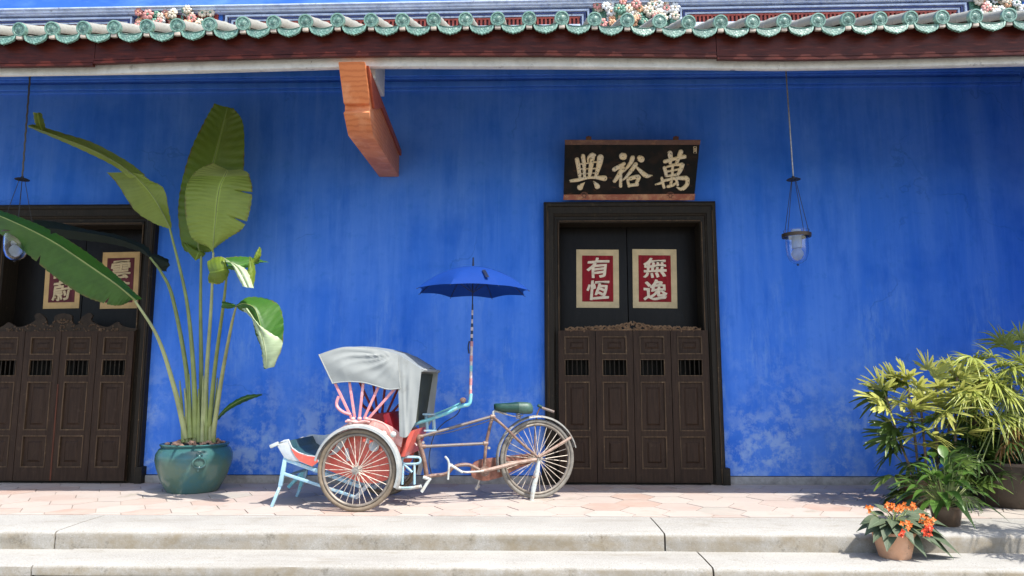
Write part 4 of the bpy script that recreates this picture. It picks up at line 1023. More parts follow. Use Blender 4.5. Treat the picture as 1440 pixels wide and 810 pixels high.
# drooping leaf at the right, underside catching the light
leaf([K5(240,388,yb-.16), K5(260,410,yb-.18), K5(318,440,yb-.2), K5(345,540,yb-.22), K5(375,620,yb-.22), K5(390,722,yb-.2)], [K5(242,386,yb-.2), K5(285,375,yb-.24), K5(340,400,yb-.26), K5(372,490,yb-.28), K5(392,590,yb-.28), K5(400,730,yb-.22)], [K5(243,384,yb-.2), K5(300,340,yb-.1), K5(395,345,yb-.06), K5(470,380,yb-.06), K5(497,470,yb-.1), K5(494,590,yb-.14)][:6], 'banana_dark', tear=.0, seed=17, rib=.004)
leaf([K5(268,405,yb-.21), K5(322,455,yb-.24), K5(345,530,yb-.26), K5(372,610,yb-.26), K5(385,715,yb-.24)], [K5(290,400,yb-.25), K5(345,470,yb-.29), K5(380,545,yb-.31), K5(400,640,yb-.31), K5(405,728,yb-.26)], [K5(300,398,yb-.27), K5(365,488,yb-.30), K5(430,535,yb-.30), K5(492,590,yb-.27), K5(445,720,yb-.25)], 'banana_pale', tear=.35, seed=18, rib=.003, kk=7)
leaf([K5(240,380,yb-.18), K5(200,368,yb-.14), K5(165,362,yb-.12)], [K5(242,388,yb-.2), K5(205,385,yb-.18), K5(168,378,yb-.16)], [K5(243,392,yb-.18), K5(205,402,yb-.14), K5(162,398,yb-.12)], 'banana_dark', rib=0, seed=19)
# low young leaf
leaf([(303, 591, yb-.05), (320, 570, yb-.06), (345, 556, yb-.06), (370, 554, yb-.05)], [(303, 592, yb-.08), (320, 574, yb-.1), (345, 560, yb-.1), (369, 555, yb-.06)], [(304, 593, yb-.06), (322, 577, yb-.06), (347, 564, yb-.05), (369, 556, yb-.05)], 'banana_dark', seed=20, rib=.003)
# stalks
stalk([(283, 616, yb-.02), (283, 520, yb-.02), (282, 430, yb-.03), (283, 352, yb-.05)], .026, .011, 'stalk')
stalk([(287, 616, yb-.08), (291, 520, yb-.12), (297, 430, yb-.18), (300, 355, yb-.25)], .026, .010, 'stalk_pale')
stalk([(275, 616, yb-.10), (272, 520, yb-.12), (262, 420, yb-.12), (239, 322, yb-.10)], .028, .011, 'stalk')
stalk([(268, 616, yb-.12), (262, 520, yb-.05), (243, 420, yb+.0), (228, 385, yb+.0), (211, 362, yb+.0)], .026, .010, 'stalk')
stalk([(262, 616, yb-.10), (245, 545, yb-.2), (222, 475, yb-.34), (190, 423, yb-.46)], .028, .010, 'stalk_pale')
stalk([(293, 616, yb-.06), (302, 520, yb-.26), (314, 430, yb-.75), (320, 376, yb-1.14)], .025, .008, 'stalk')
stalk([(299, 616, yb-.08), (312, 530, yb-.30), (325, 460, yb-.8), (332, 431, yb-1.02)], .024, .008, 'stalk_pale')
stalk([(296, 616, yb-.02), (302, 598, yb-.04), (303, 591, yb-.06)], .010, .006, 'stalk')
for i in range(9):
    x = 258 + i*5.3; stalk([(x, 622, yb - .1 + .02*math.sin(i)), (x + (x-279)*.1, 575, yb-.1), (x + (x-279)*.25, 535 + 12*math.sin(i*2), yb-.11)], .022, .006, 'stalk_pale' if i % 2 else 'stalk')

# ================================================================== TRISHAW
nc = PZ(502, 720); aC = R(-4.0)
uC = Vector((math.cos(aC), math.sin(aC), 0)); vC = Vector((-math.sin(aC), math.cos(aC), 0))
HT = .42
base = nc + vC*HT
rc = PZ(757, 701.5)
piv = base + uC*.50
uB = (rc - piv); uB.z = 0; uB.normalize(); vB = Vector((-uB.y, uB.x, 0))
def Cb(px, py, t=0.0): return PPL(px, py, base + vC*t, vC)
def Bk(px, py, t=0.0): return PPL(px, py, rc + vB*t, vB)
X1 = lambda x, y: (370 + x/3.116, 470 + y/3.116)
X4 = lambda x, y: (370 + x/5.785, 590 + y/5.785)
X5 = lambda x, y: (440 + x/5.783, 470 + y/5.783)
X6 = lambda x, y: (480 + x/5.5875, 580 + y/5.5875)
X7 = lambda x, y: (620 + x/5.224, 560 + y/5.224)
tri = thing('trishaw', base.copy(), 'old painted trishaw with a grey canvas hood, pink struts and a rusty bicycle behind', 'trishaw')
def wheel(c, nrm, up, fwd, r, tyre_m, n_sp, thick=.019, ph=0):
    def ringpts(rr, off=0, n=72): return [c + nrm*off + (fwd*math.cos(2*math.pi*i/n) + up*math.sin(2*math.pi*i/n))*rr for i in range(n)]
    def torus(mb, rr, a, b, n=72, k=10):
        o = len(mb.v); vs = []
        for i in range(n):
            d = fwd*math.cos(2*math.pi*i/n) + up*math.sin(2*math.pi*i/n)
            for j in range(k):
                an = 2*math.pi*j/k; vs.append(c + d*(rr + a*math.cos(an)) + nrm*b*math.sin(an))
        mb.add(vs, [(i*k+j, i*k+(j+1)%k, ((i+1)%n)*k+(j+1)%k, ((i+1)%n)*k+j) for i in range(n) for j in range(k)])
    mb = MB(); torus(mb, r - thick*2 - .010, .013, .015); wh = mb.build('wheel', M['rim'], tri)
    mb = MB(); torus(mb, r - thick, thick, thick*.95); mb.build('tyre', tyre_m, wh)
    mb = MB(); ax = nrm
    mb.tube([c - ax*.055, c - ax*.045, c - ax*.0449, c - ax*.036, c - ax*.034, c + ax*.034, c + ax*.036, c + ax*.05, c + ax*.055], [.012, .014, .030, .030, .018, .018, .030, .030, .012], 16); mb.build('hub', M['metal'], wh)
    for i in range(n_sp):
        s = 1 if i % 2 else -1; a0 = 2*math.pi*(i + ph)/n_sp; a1 = a0 + (.16 if (i//2) % 2 else -.16)
        d0 = fwd*math.cos(a1) + up*math.sin(a1); d1 = fwd*math.cos(a0) + up*math.sin(a0)
        mb = MB(); mb.tube([c + nrm*.032*s + d0*.024, c + nrm*.004*s + d1*(r - thick*2 - .014)], .0031, 5); mb.build('spoke', M['spoke'], wh)
    return wh
ZU = Vector((0, 0, 1))
c1 = Cb(502, 661, -HT); r1 = c1.z
c1r = Vector((c1.x, c1.y, r1))
wheel(c1r, vC, ZU, uC, r1, M['tyre'], 30)
wheel(c1r + vC*2*HT, vC, ZU, uC, r1, M['tyre'], 26)
c3 = Bk(755.5, 645); r3 = c3.z
wheel(c3, vB, ZU, uB, r3, M['tyre_dark'], 32, ph=.4)
mb = MB(); mb.tube([c1r - vC*.06, c1r + vC*(2*HT+.06)], .012, 10); mb.build('axle', M['metal'], tri)
# mudguards over the cab wheels and the rear wheel
def guard(c, nrm, fwd, r, a0, a1, wd, mt, name='mudguard', lip=.018):
    mb = MB(); rows = []
    for i in range(49):
        a = R(a0 + (a1-a0)*i/48); d = fwd*math.cos(a) + ZU*math.sin(a); row = []
        for s, h in ((-1, -lip), (-.95, 0), (-.5, .010), (0, .013), (.5, .010), (.95, 0), (1, -lip)): row.append(c + d*(r+h) + nrm*wd/2*s)
        rows.append(row)
    mb.grid(rows); return mb.build(name, mt, tri, solid=.003, smooth=50)
for k in (0, 1): guard(c1r + vC*2*HT*k + vC*.012*(1 if k == 0 else -1), vC, uC, r1 + .026, 168, -22, .105, M['fender'])
guard(c3, vB, uB, r3 + .022, 196, 14, .065, M['metalguard'], lip=.006)
# canvas hood
def hoodpanel(t, sg):
    top = [X5(48,165), X5(140,132), X5(250,104), X5(365,104), X5(480,116), X5(590,135), X5(690,160)]
    bot = [X5(160,400), X5(240,388), X5(330,386), X5(430,396), X5(530,424), X5(620,448), X5(712,440)]
    fl_t = [X5(690,160), X5(722,180), X5(760,203), X5(800,228), X5(845,258), X5(884,288)]
    def at(q, off): p = Cb(*q, -.36); return p + vC*((t+.36) + off)
    tp = cr([at(q, 0) for q in top[:7]], 9); bt = cr([at(q, 0) for q in bot[:7]], 9)
    rows = []
    for i in range(len(tp)):
        u = i/(len(tp)-1); row = []
        for j in range(25):
            v = j/24
            en_ = min(1, u*5)*min(1, (1-u)*6 + .15)
            th = math.atan2(v*.75, 1.02-u); rd = math.hypot(v*.75, 1.02-u); wr = 0
            for a_, w__, h__ in ((.12, .035, .010), (.34, .05, .016), (.55, .035, .009), (.80, .06, .014), (1.05, .05, .010), (1.3, .06, .009)): wr += h__*math.exp(-((th - a_ - .05*math.sin(rd*6))/w__)**2)*min(1, rd*3)*max(.15, 1.15-rd)
            wr = (-wr + .006*math.sin(v*3.14)*math.sin(7*u - 5*v))*en_
            bulge = -.02*math.sin(v*math.pi*.8)*min(1, u*4)
            row.append(tp[i].lerp(bt[i], v) + vC*(wr + bulge)*sg)
        rows.append(row)
    m2 = MB(); m2.grid(rows)
    if sg > 0: hd_edges.extend([[r_[-1] for r_ in rows], rows[0], [r_[12] + vC*0 for r_ in rows[-1:]] + [r_[-1] for r_ in rows[-1:]]])
    ft = cr([at(q, 0) for q in fl_t], 4); fbm = cr([at(q, 0) for q in (X5(705,520), X5(715,640), X5(738,820), X5(770,825), X5(800,735), X5(838,715))], 4)
    fbm = [at(X5(703 + (i/20)*5, 0), 0) for i in range(21)]
    bl_ = cr([at(q, 0) for q in (X5(706,830), X5(735,838), X5(765,835), X5(790,800), X5(812,760), X5(838,715))], 4)
    rows = []
    for i in range(len(ft)):
        u = i/(len(ft)-1); row = []
        for j in range(15):
            v = j/14; p = ft[i].lerp(bl_[i], v)
            wr = (-.007*math.exp(-((u - .22 - .1*v)/.07)**2) - .006*math.exp(-((u - .62 + .25*v)/.08)**2) + .0025*math.sin(u*11 - 4*v))*min(1, v*3)
            row.append(p + vC*wr*sg - vC*.006*sg*min(1, v*4))
        rows.append(row)
    m2.grid(rows)
    return m2, tp, ft
hd_edges = []
hd, tpn, ftn = hoodpanel(-.36, 1)
hem = MB()
hem.tube(list(hd_edges[0]), .0055, 6); hem.tube(list(hd_edges[1]), .0055, 6); hem.tube(list(hd_edges[2]), .0045, 6)
hood = hd.build('hood', M['canvas'], tri, solid=.003, smooth=70)
hem.build('hem', M['canvas'], hood)
hd2, tpf, ftf = hoodpanel(.36, -1); hd2.build('far_flap', M['canvas'], hood, solid=.003, smooth=70)
mb = MB(); rows = []
pn = tpn + ftn[1:]; pf = tpf + ftf[1:]
for a, b in zip(pn, pf): rows.append([a.lerp(b, j/8) + Vector((0, 0, .02*math.sin(j/8*math.pi) - .006*abs(math.sin(j*math.pi/4)))) for j in range(9)])
mb.grid(rows); mb.build('roof_cloth', M['canvas_dark'], hood, solid=.003, smooth=60)
mb = MB(); a, b = ftn[-1], ftf[-1]
mb.tube([a.lerp(b, j/6) + Vector((.004, 0, -.004)) for j in range(7)], .014, 8); mb.build('rear_bow', M['canvas'], hood)
mb = MB(); lo = Cb(*X5(842, 700), -.30); lo2 = lo + vC*.60
rows = [[a.lerp(b, j/6) - uC*.05 - Vector((0, 0, .03)) + (lo.lerp(lo2, j/6) - a.lerp(b, j/6))*v for j in range(7)] for v in (0, .33, .66, 1)]
mb.grid(rows); mb.build('back_curtain', M['curtain'], hood, solid=.003)
for px, py in (X5(188,368), X5(415,358), X5(640,420)):
    mb = MB(); mb.blob(Cb(px, py, -.362), (.007, .004, .007), 0, 1); mb.build('stud', M['metal'], hood)
# fan of hood struts, both sides
for t, mt in ((-.345, 'pink'), (.345, 'darkred')):
    hub = Cb(*X5(370, 690), -.345) + vC*(t+.345)
    for k, (x, y, x2, y2) in enumerate(((165, 395, 318, 690), (292, 380, 340, 680), (415, 380, 378, 690), (548, 425, 415, 690), (680, 458, 440, 700))):
        a = Cb(*X5(x, y-30), -.345) + vC*(t+.345); b = Cb(*X5(x2, y2), -.345) + vC*(t+.345)
        mb = MB(); mb.bar(a, b, .012, .022, 0, uC); mb.build('hood_strut', M[mt], tri, bevel=.003)
    mb = MB(); pts = [Cb(*X5(*q), -.35) + vC*(t+.345) for q in ((210, 505), (192, 560), (205, 600), (250, 635), (310, 655))]; mb.tube(cr(pts, 6), .013, 8); mb.build('arm_loop', M[mt], tri)
    mb = MB(); rr_ = random.Random(3)
    for i in range(9): mb.blob(Cb(*X5(290 + i*18, 705 + 18*math.sin(i*2.2)), -.35) + vC*(t+.345), (.020, .016, .016), 0, 2)
    mb.tube([Cb(*X5(265 + i*20, 712 - 6*math.sin(i)), -.36) + vC*(t+.345) for i in range(11)], .010, 8)
    mb.build('strut_clamp', M['tubpink'], tri)
    mb = MB(); mb.tube(cr([Cb(*X5(*q), -.36) + vC*(t+.345) for q in ((430, 690), (500, 700), (570, 725), (610, 760), (630, 800))], 6), .009, 8); mb.build('arm_rail', M['tubpink'], tri)
# body tub: two side panels, seat, cushion
def poly3(q, t): return [Cb(*p, -.31) + vC*(t+.31) for p in q]
side = [X1(252,585), X1(268,520), X1(300,490), X1(345,440), X1(372,404), X1(450,392), X1(520,402), X1(560,420), X1(606,452), X1(598,520), X1(575,590), X1(540,640), X1(490,655), X1(430,650), X1(340,618)]
upper = [X1(322,436), X1(340,410), X1(378,386), X1(450,374), X1(520,384), X1(564,404), X1(616,442), X1(606,495), X1(565,470), X1(520,448), X1(460,430), X1(400,428), X1(350,450)]
for t, s in ((-.31, 1), (.31, -1)):
    mb = MB(); mb.prism(poly3(side, t), vC*.02*s); sp = mb.build('side_panel', M['coral'], tri, bevel=.004)
    mb = MB(); mb.prism(poly3(upper, t-.012*s), vC*.011*s); mb.build('top_trim', M['tubpink'], sp, bevel=.003)
    mb = MB(); mb.prism(poly3([X1(300,520), X1(345,455), X1(372,450), X1(345,500), X1(318,525), X1(285,532)], t-.008*s), vC*.007*s); mb.build('grey_patch', M['greyboard'], sp)
    for q in ((X1(365,500), X1(375,555)), (X1(462,450), X1(456,478))):
        mb = MB(); a, b = [Cb(*p, -.325) + vC*(t+.31) for p in q]; mb.bar(a, b, .03, .012, 0, vC); mb.build('bracket_plate', M['greyboard'], sp, bevel=.002)
    mb = MB(); mb.tube([Cb(*X1(486, 492), -.345) + vC*(t+.31), Cb(*X1(486, 492), -.325) + vC*(t+.31)], .042, 20); mb.build('round_plate', M['greyboard'], sp, bevel=.002)
mb = MB(); prof = [Cb(*p, 0) for p in (X1(430,470), X1(470,452), X1(570,470))]
mb.grid([[p + vC*t for p in prof] for t in (-.29, 0, .29)]); mb.build('seat_board', M['coral'], tri, solid=.02)
mb = MB()
for q, off in (((X1(455,455), X1(470,440), X1(575,452), X1(580,470)), 0),):
    mb.prism([Cb(*p, 0) - vC*.28 for p in q], vC*.56)
mb.build('seat_cushion', M['seatred'], tri, bevel=.012)
mb = MB(); mb.prism([Cb(*p, 0) - vC*.28 for p in (X1(560,345), X1(588,335), X1(620,440), X1(585,455))], vC*.57); mb.build('seat_back', M['seatred'], tri, bevel=.014)
mb = MB(); mb.prism([Cb(*p, .27) for p in (X1(465,350), X1(600,335), X1(612,430), X1(480,420))], vC*.03); mb.build('side_cushion', M['seatred'], tri, bevel=.012)
mb = MB(); mb.prism([Cb(*p, -.28) for p in (X6(538,150), X6(578,135), X6(495,350), X6(462,345))], vC*.56); mb.build('back_board', M['coral'], tri, bevel=.004)
# footwell
fsid = [X4(105,200), X4(170,165), X4(205,160), X4(232,225), X4(285,265), X4(360,290), X4(440,300), X4(450,345), X4(400,385), X4(300,345), X4(215,330), X4(170,310)]
fred = [X4(228,236), X4(290,272), X4(360,296), X4(440,304), X4(446,345), X4(402,380), X4(300,338), X4(262,296)]
for t, s in ((-.29, 1), (.29, -1)):
    q = fsid if s > 0 else [X4(105,200), X4(170,165), X4(205,160), X4(300,168), X4(380,150), X4(440,165)] + fsid[6:]
    mb = MB(); mb.prism([Cb(*p, -.29) + vC*(t+.29) for p in q], vC*.018*s); fs_ = mb.build('footwell_side', M['greyboard'], tri, bevel=.003)
    mb = MB(); mb.prism([Cb(*p, -.29) + vC*(t+.29) - vC*.006*s for p in fred], vC*.005*s); mb.build('red_side', M['coral'], fs_)
    mb = MB(); mb.bar(Cb(*X4(58, 222), -.29) + vC*(t+.29), Cb(*X4(125, 192), -.29) + vC*(t+.29), .03, .030, 0); mb.build('step_horn', M['chalk'], fs_, bevel=.006)
mb = MB(); prof = [Cb(*p, -.29) for p in (X4(120,188), X4(205,172), X4(235,235), X4(290,278), X4(360,302), X4(450,312))]
mb.grid([[p + vC*t for p in prof] for t in (.0, .29, .58)]); mb.build('footwell_floor', M['teal_dark'], tri, solid=.012, smooth=0)
# blue under-frame and stand
for t in (-.27, .27):
    dt = t + .27
    def cb(q): return Cb(*q, -.27) + vC*dt
    mb = MB(); mb.bar(cb(X4(182, 318)), cb(X4(140, 540)), .026, .034, 0, uC); mb.bar(cb(X4(140, 540)), cb(X4(68, 712)), .020, .026, 0, uC); mb.build('stand_leg', M['skyblue'], tri, bevel=.004)
    mb = MB(); mb.bar(cb(X4(165, 318)), cb(X1(430, 668)), .022, .030, 0); mb.build('frame_rail', M['skyblue'], tri, bevel=.004)
    mb = MB(); mb.bar(cb(X4(168, 440)), cb(X1(412, 716)), .020, .024, 0); mb.build('frame_rail', M['skyblue'], tri, bevel=.004)
    mb = MB(); mb.bar(cb(X1(405, 718)), cb(X1(556, 552)), .024, .034, 0); mb.build('frame_strut', M['greyboard'], tri, bevel=.004)
    mb = MB(); mb.bar(cb(X1(268, 550)), cb(X1(262, 640)), .022, .03, 0, uC); mb.build('frame_post', M['greyboard'], tri, bevel=.004)
mb = MB(); a = Cb(*X4(182, 330), -.27); mb.tube([a, a + vC*.54], .014, 8); a = Cb(*X4(150, 470), -.27); mb.tube([a, a + vC*.54], .012, 8); mb.build('cross_bar', M['skyblue'], tri)
a = Cb(*X4(340, 412), .27)
mb = MB(); mb.bar(a, Cb(*X4(296, 572), .27), .026, .03, 0, uC); mb.build('stand_leg', M['turquoise'], tri, bevel=.004)
mb = MB(); mb.bar(a, Cb(*X4(205, 552), .27), .024, .03, 0, uC); mb.build('stand_leg', M['turquoise'], tri, bevel=.004)
# pale blue step frame behind the cab, and the reel-like holder by the handle
def tubes(name, mt, segs, r_, f=Cb, t=0, parent=None):
    mb = MB()
    for sg in segs: mb.tube(cr([f(*q, t) for q in sg], 4) if len(sg) > 2 else [f(*q, t) for q in sg], r_, 8)
    return mb.build(name, M[mt], parent or tri)
for t in (-.14, .02):
    tubes('step_frame', 'skyblue', [[X6(482,352), X6(548,350), X6(612,356), X6(616,392), X6(575,405), X6(484,398), X6(482,352)], [X6(574,402), X6(574,565)], [X6(484,400), X6(556,470)], [X6(486,410), X6(478,565)]], .0105, Cb, t)
    tubes('step_frame', 'chalk', [[X6(430,590), X6(520,596), X6(630,580)]], .014, Cb, t)
for q in (X6(545,352), X6(520,590)):
    mb = MB(); mb.bar(Cb(*q, -.16), Cb(*q, .04), .10, .012, 0); mb.build('step_tread', M['skyblue'], tri, bevel=.003)
tubes('reel_post', 'skyblue', [[X6(665,20), X6(675,140)], [X6(722,15), X6(730,135)]], .016, Cb, .05)
for q in (X6(692,14), X6(702,142)):
    mb = MB(); c_ = Cb(*q, .05); mb.box(tuple(c_ - Vector((.055, .04, .008))), tuple(c_ + Vector((.055, .04, .008)))); mb.build('reel_plate', M['skyblue'], tri, bevel=.003)
B2 = lambda x, y: (570 + x/4.5, 540 + y/4.5)
tubes('steering_tube', 'turquoise', [[B2(15,295), B2(50,262), B2(95,242), B2(180,215), B2(265,183), B2(335,148), B2(362,138), B2(395,132), B2(410,112), B2(415,60)]], .0155, Cb, 0)
tubes('brake_rod', 'turquoise', [[B2(185,192), B2(270,158), B2(352,120)]], .009, Cb, .03)
mb = MB(); c_ = Cb(*B2(365, 103), -.01); mb.tube([c_ - vC*.025, c_ + vC*.03], .024, 14); mb.tube([c_ - vC*.035, c_ - vC*.022], .014, 12); mb.build('clamp', M['rust'], tri, bevel=.003)
# lamps on the mudguard
for q, r_ in ((X6(330,172), .030), (X6(408,172), .026), (X6(318,190), .018)):
    mb = MB(); mb.blob(Cb(*q, -.37), (r_, r_*.9, r_), 0, 2); mb.build('side_lamp', M['chalk'], tri)
tubes('tie_rope', 'tape_white', [[X6(555,165), X6(548,190), X6(560,220), X6(585,250), X6(592,262)], [X6(575,170), X6(566,205), X6(558,240)]], .006, Cb, -.05)
# --- bicycle half
mb = MB(); mb.tube(cr([Bk(*q) for q in (B2(72,325), B2(95,395), B2(120,490), B2(136,592))], 5), .020, 12); mb.tube([Bk(*B2(62, 318)), Bk(*B2(84, 350))], .027, 12); mb.build('head_tube', M['rust'], tri)
tubes('top_tube', 'greytube', [[B2(96,333), B2(550,205)]], .0135, Bk)
tubes('cross_tube', 'greytube', [[B2(112,396), B2(508,376)]], .013, Bk)
tubes('seat_tube', 'rust', [[B2(552,205), B2(528,300), B2(510,392), B2(498,545)]], .0145, Bk)
tubes('seat_stay', 'rust', [[B2(560,212), B2(622,266), B2(730,370), B2(838,462)]], .012, Bk, -.06)
tubes('seat_stay', 'rust', [[B2(560,212), B2(622,266), B2(730,370), B2(838,462)]], .012, Bk, .06)
tubes('lower_tube', 'rust', [[B2(115,590), B2(170,580), B2(260,568), B2(300,530), B2(350,512), B2(410,514), B2(470,545)]], .0155, Bk, -.03)
tubes('chain_stay', 'beige', [[B2(480,552), B2(560,535), B2(700,500), B2(830,478)]], .0165, Bk, -.075)
tubes('chain_stay', 'rust', [[B2(480,552), B2(560,535), B2(700,500), B2(830,478)]], .014, Bk, .075)
tubes('guard_stay', 'beige', [[B2(845,462), B2(1048,338)]], .0125, Bk, -.05)
tubes('guard_stay', 'beige', [[B2(845,462), B2(1048,338)]], .010, Bk, .05)
tubes('guard_stay', 'rust', [[B2(822,455), B2(820,330), B2(830,215), B2(838,180), B2(852,150)]], .007, Bk, .045)
# chain case
cc = [B2(414,548), B2(424,512), B2(452,488), B2(500,474), B2(640,458), B2(800,440), B2(828,452), B2(836,476), B2(800,500), B2(700,545), B2(620,585), B2(520,612), B2(458,606), B2(424,586)]
cp = cr([Bk(*q, .055) for q in cc] + [Bk(*cc[0], .055)], 4)[:-1]
mb = MB(); mb.prism(cp, vB*.03); cg = mb.build('chain_case', M['rustred'], tri, bevel=.006)
mb = MB(); cb_ = Bk(*B2(495, 548), 0); mb.tube([cb_ - vB*.08, cb_ + vB*.10], .019, 14); mb.tube([cb_ - vB*.05, cb_ - vB*.046], .045, 20); mb.build('crank_axle', M['rust'], tri)
tubes('crank_arm', 'metal', [[B2(495,550), B2(430,556), B2(365,556), B2(320,530), B2(280,505)]], .010, Bk, -.10)
tubes('crank_arm', 'metal', [[B2(495,550), B2(470,600), B2(458,640)]], .010, Bk, .10)
tubes('pedal', 'chalk', [[B2(252,458), B2(275,498), B2(270,605)], [B2(280,510), B2(362,560)], [B2(278,520), B2(300,512)]], .0095, Bk, -.13)
tubes('pedal', 'metal', [[B2(440,660), B2(470,645)], [B2(456,640), B2(448,670)]], .014, Bk, .13)
tubes('front_peg', 'chalk', [[B2(158,596), B2(130,640), B2(102,684)], [B2(112,590), B2(160,606)]], .014, Bk, -.06)
tubes('brake_cable', 'iron_cable', [[B2(355,118), B2(330,190), B2(240,250), B2(180,330), B2(150,470), B2(165,575)], ], .004, Bk, .02)
tubes('brake_cable', 'iron_cable', [[B2(150,330), B2(300,300), B2(480,250), B2(560,230), B2(640,290), B2(760,400)], ], .0038, Bk, -.03)
for q in (B2(96,333), B2(112,396), B2(508,376), B2(552,207), B2(498,545)):
    mb = MB(); c_ = Bk(*q); mb.tube([c_ - uB*.022, c_ + uB*.022], .0205, 10); mb.build('frame_lug', M['rust'], tri, bevel=.004)
for q in (B2(104,365), B2(845,465), B2(516,400)):
    mb = MB(); c_ = Bk(*q); mb.tube([c_ - vB*.085, c_ - vB*.06], .012, 6); mb.build('bolt', M['metal'], tri)
# side stand
mb = MB(); mb.tube(cr([Bk(*q, -.09) for q in (B2(846,485), B2(832,570), B2(812,660), B2(799,752))], 5), [.013, .013, .015, .018, .019, .02, .02, .02, .021, .021, .021, .02, .019, .018, .018, .018], 10, 0, True, .6); mb.build('prop_stand', M['chalk'], tri)
mb = MB(); mb.bar(Bk(*B2(800, 590), -.09), Bk(*B2(826, 590), -.09), .02, .012); mb.tube([Bk(*B2(800, 740), -.09), Bk(*B2(799, 756), -.09)], .017, 8); mb.build('stand_shoe', M['rust'], tri)
# saddle
SB = lambda x, y, t: Bk(*B2(x, y), t)
rows = []
for x, hw, yt, yb_ in ((562, .012, 128, 152), (568, .034, 123, 168), (600, .050, 122, 176), (650, .072, 119, 181), (700, .098, 115, 184), (745, .115, 115, 187), (776, .112, 118, 188), (787, .095, 132, 184), (790, .01, 150, 170)):
    row = []
    for k in range(12):
        an = 2*math.pi*k/12; cs, sn = math.cos(an), math.sin(an)
        cs = math.copysign(abs(cs)**.5, cs); sn = math.copysign(abs(sn)**.45, sn)
        ym = (yt+yb_)/2; row.append(SB(x, ym - sn*(yb_-yt)/2, 0) + vB*cs*hw)
    rows.append(row + [row[0]])
mb = MB(); mb.grid(rows); sad = mb.build('saddle', M['saddle'], tri, smooth=60)
rows2 = [r_ for r_ in rows[4:]]
mb = MB(); mb.grid([[p + (p - sum(r_[:-1], Vector())/12).normalized()*.003 for p in r_] for r_ in rows[4:8]]); mb.build('worn_panel', M['saddle2'], sad, smooth=60)
for t in (-.05, .05):
    mb = MB(); c_ = SB(715, 200, t); mb.tube([c_ + Vector((.022*math.cos(i*.9), .022*math.sin(i*.9), -.03 + .0024*i)) for i in range(26)], .0045, 6); mb.build('saddle_spring', M['metal'], sad)
    mb = MB(); mb.tube(cr([SB(590, 172, t*.4), SB(640, 192, t*.8), SB(700, 205, t), SB(745, 195, t)], 5), .006, 6); mb.build('saddle_rail', M['metal'], sad)
tubes('seat_post', 'chalk', [[B2(556,200), B2(560,176), B2(580,172), B2(640,190)]], .012, Bk)
tubes('rear_bar', 'greytube', [[B2(862,150), B2(940,176)]], .0125, Bk, -.03); tubes('bar_grip', 'saddle', [[B2(838,134), B2(862,146)]], .014, Bk, -.03)

# ================================================================== UMBRELLA (tied to the steering tube)
ub = Cb(662, 556); ut = Cb(665.5, 362)
um = thing('umbrella', ub, 'open navy blue umbrella on a tape wrapped pole tied to the trishaw', 'umbrella')
axu = (ut - ub).normalized()
capz = Cb(665, 375)
mb = MB(); mb.tube([Cb(663.5, 478), ut], [.0055, .0055], 8); sh = mb.build('shaft', M['shaft'], um)
mb = MB(); mb.tube([Cb(665.4, 374), ut], [.009, .006], 8); mb.build('ferrule', M['shaft'], um)
seq = ['shaft', 'tape_white', 'shaft', 'tape_white', 'shaft', 'tape_white', 'shaft', 'tape_white', 'shaft', 'tape_red', 'tape_white', 'tape_red', 'tape_white', 'turquoise', 'tape_white', 'tape_red', 'tape_white', 'tape_red', 'tape_white']
ys = [428, 436, 443, 449, 455, 460, 465, 470, 475, 480, 487, 500, 508, 514, 522, 532, 541, 548, 554, 558]
for k, s_ in enumerate(seq):
    a, b = Cb(665.2 - (ys[k]-400)*.024, ys[k]), Cb(665.2 - (ys[k+1]-400)*.024, ys[k+1])
    r_ = .0075 if ys[k] < 455 else .0105 if ys[k] < 480 else .0125
    mb = MB(); mb.tube([a, b + (b-a)*.02], r_*(1 + .12*(k % 2)), 10); mb.build('tape_band', M[s_], um)
mb = MB(); mb.tube(cr([Cb(660, 480, -.01), Cb(658.5, 488, -.03), Cb(659.5, 497, -.02)], 5), .007, 6); mb.build('tie_cord', M['shaft'], um)
RU = .5*abs(Cb(743, 408).x - Cb(592, 408).x)*1.075; HU = (capz.z - Cb(665, 408.5).z)*1.05
q0 = ZU.rotation_difference(axu); cx_u = Vector((capz.x + .004, capz.y, capz.z))
mb = MB(); n8 = 8; rows = []; ph = R(22.5 + 6)
for i in range(13):
    r_ = i/12; row = []
    for k in range(n8*8 + 1):
        a = 2*math.pi*k/(n8*8); sec = (k % 8)/8
        chord = math.cos(math.pi/8)/math.cos((sec - .5)*2*math.pi/8*1.0)
        sag_ = 1 - .075*math.sin(sec*math.pi)*r_**1.5
        rr = RU*r_*(sag_*(1 - (1-chord)*.7*r_))
        z = -HU*(r_**2.1*.93 + r_*.07) + .022*math.sin(sec*math.pi)*r_**2*.6
        row.append(cx_u + q0 @ Vector((rr*math.cos(a+ph), rr*math.sin(a+ph), z)))
    rows.append(row)
mb.grid(rows); can = mb.build('canopy', M['brolly'], um, smooth=25, fixn=False)
for k in range(8):
    a = 2*math.pi*k/8 + ph; mb = MB()
    mb.tube([cx_u + q0 @ Vector((RU*t_*math.cos(a), RU*t_*math.sin(a), -HU*(t_**2.1*.93 + t_*.07) - .006)) for t_ in [j/8 for j in range(9)]] + [cx_u + q0 @ Vector((RU*1.025*math.cos(a), RU*1.025*math.sin(a), -HU*1.04))], .0028, 5)
    mid = cx_u + q0 @ Vector((RU*.5*math.cos(a), RU*.5*math.sin(a), -HU*.27)); mb.tube([mid, cx_u + q0 @ Vector((0, 0, -HU*1.05))], .0022, 5)
    mb.build('rib', M['shaft'], um)
mb = MB(); pts = [cx_u + q0 @ Vector((RU*t_*math.cos(R(-70)), RU*t_*math.sin(R(-70)), -HU*(t_**2.1*.93 + t_*.07) + .012)) for t_ in (.62, .7, .78, .86)]
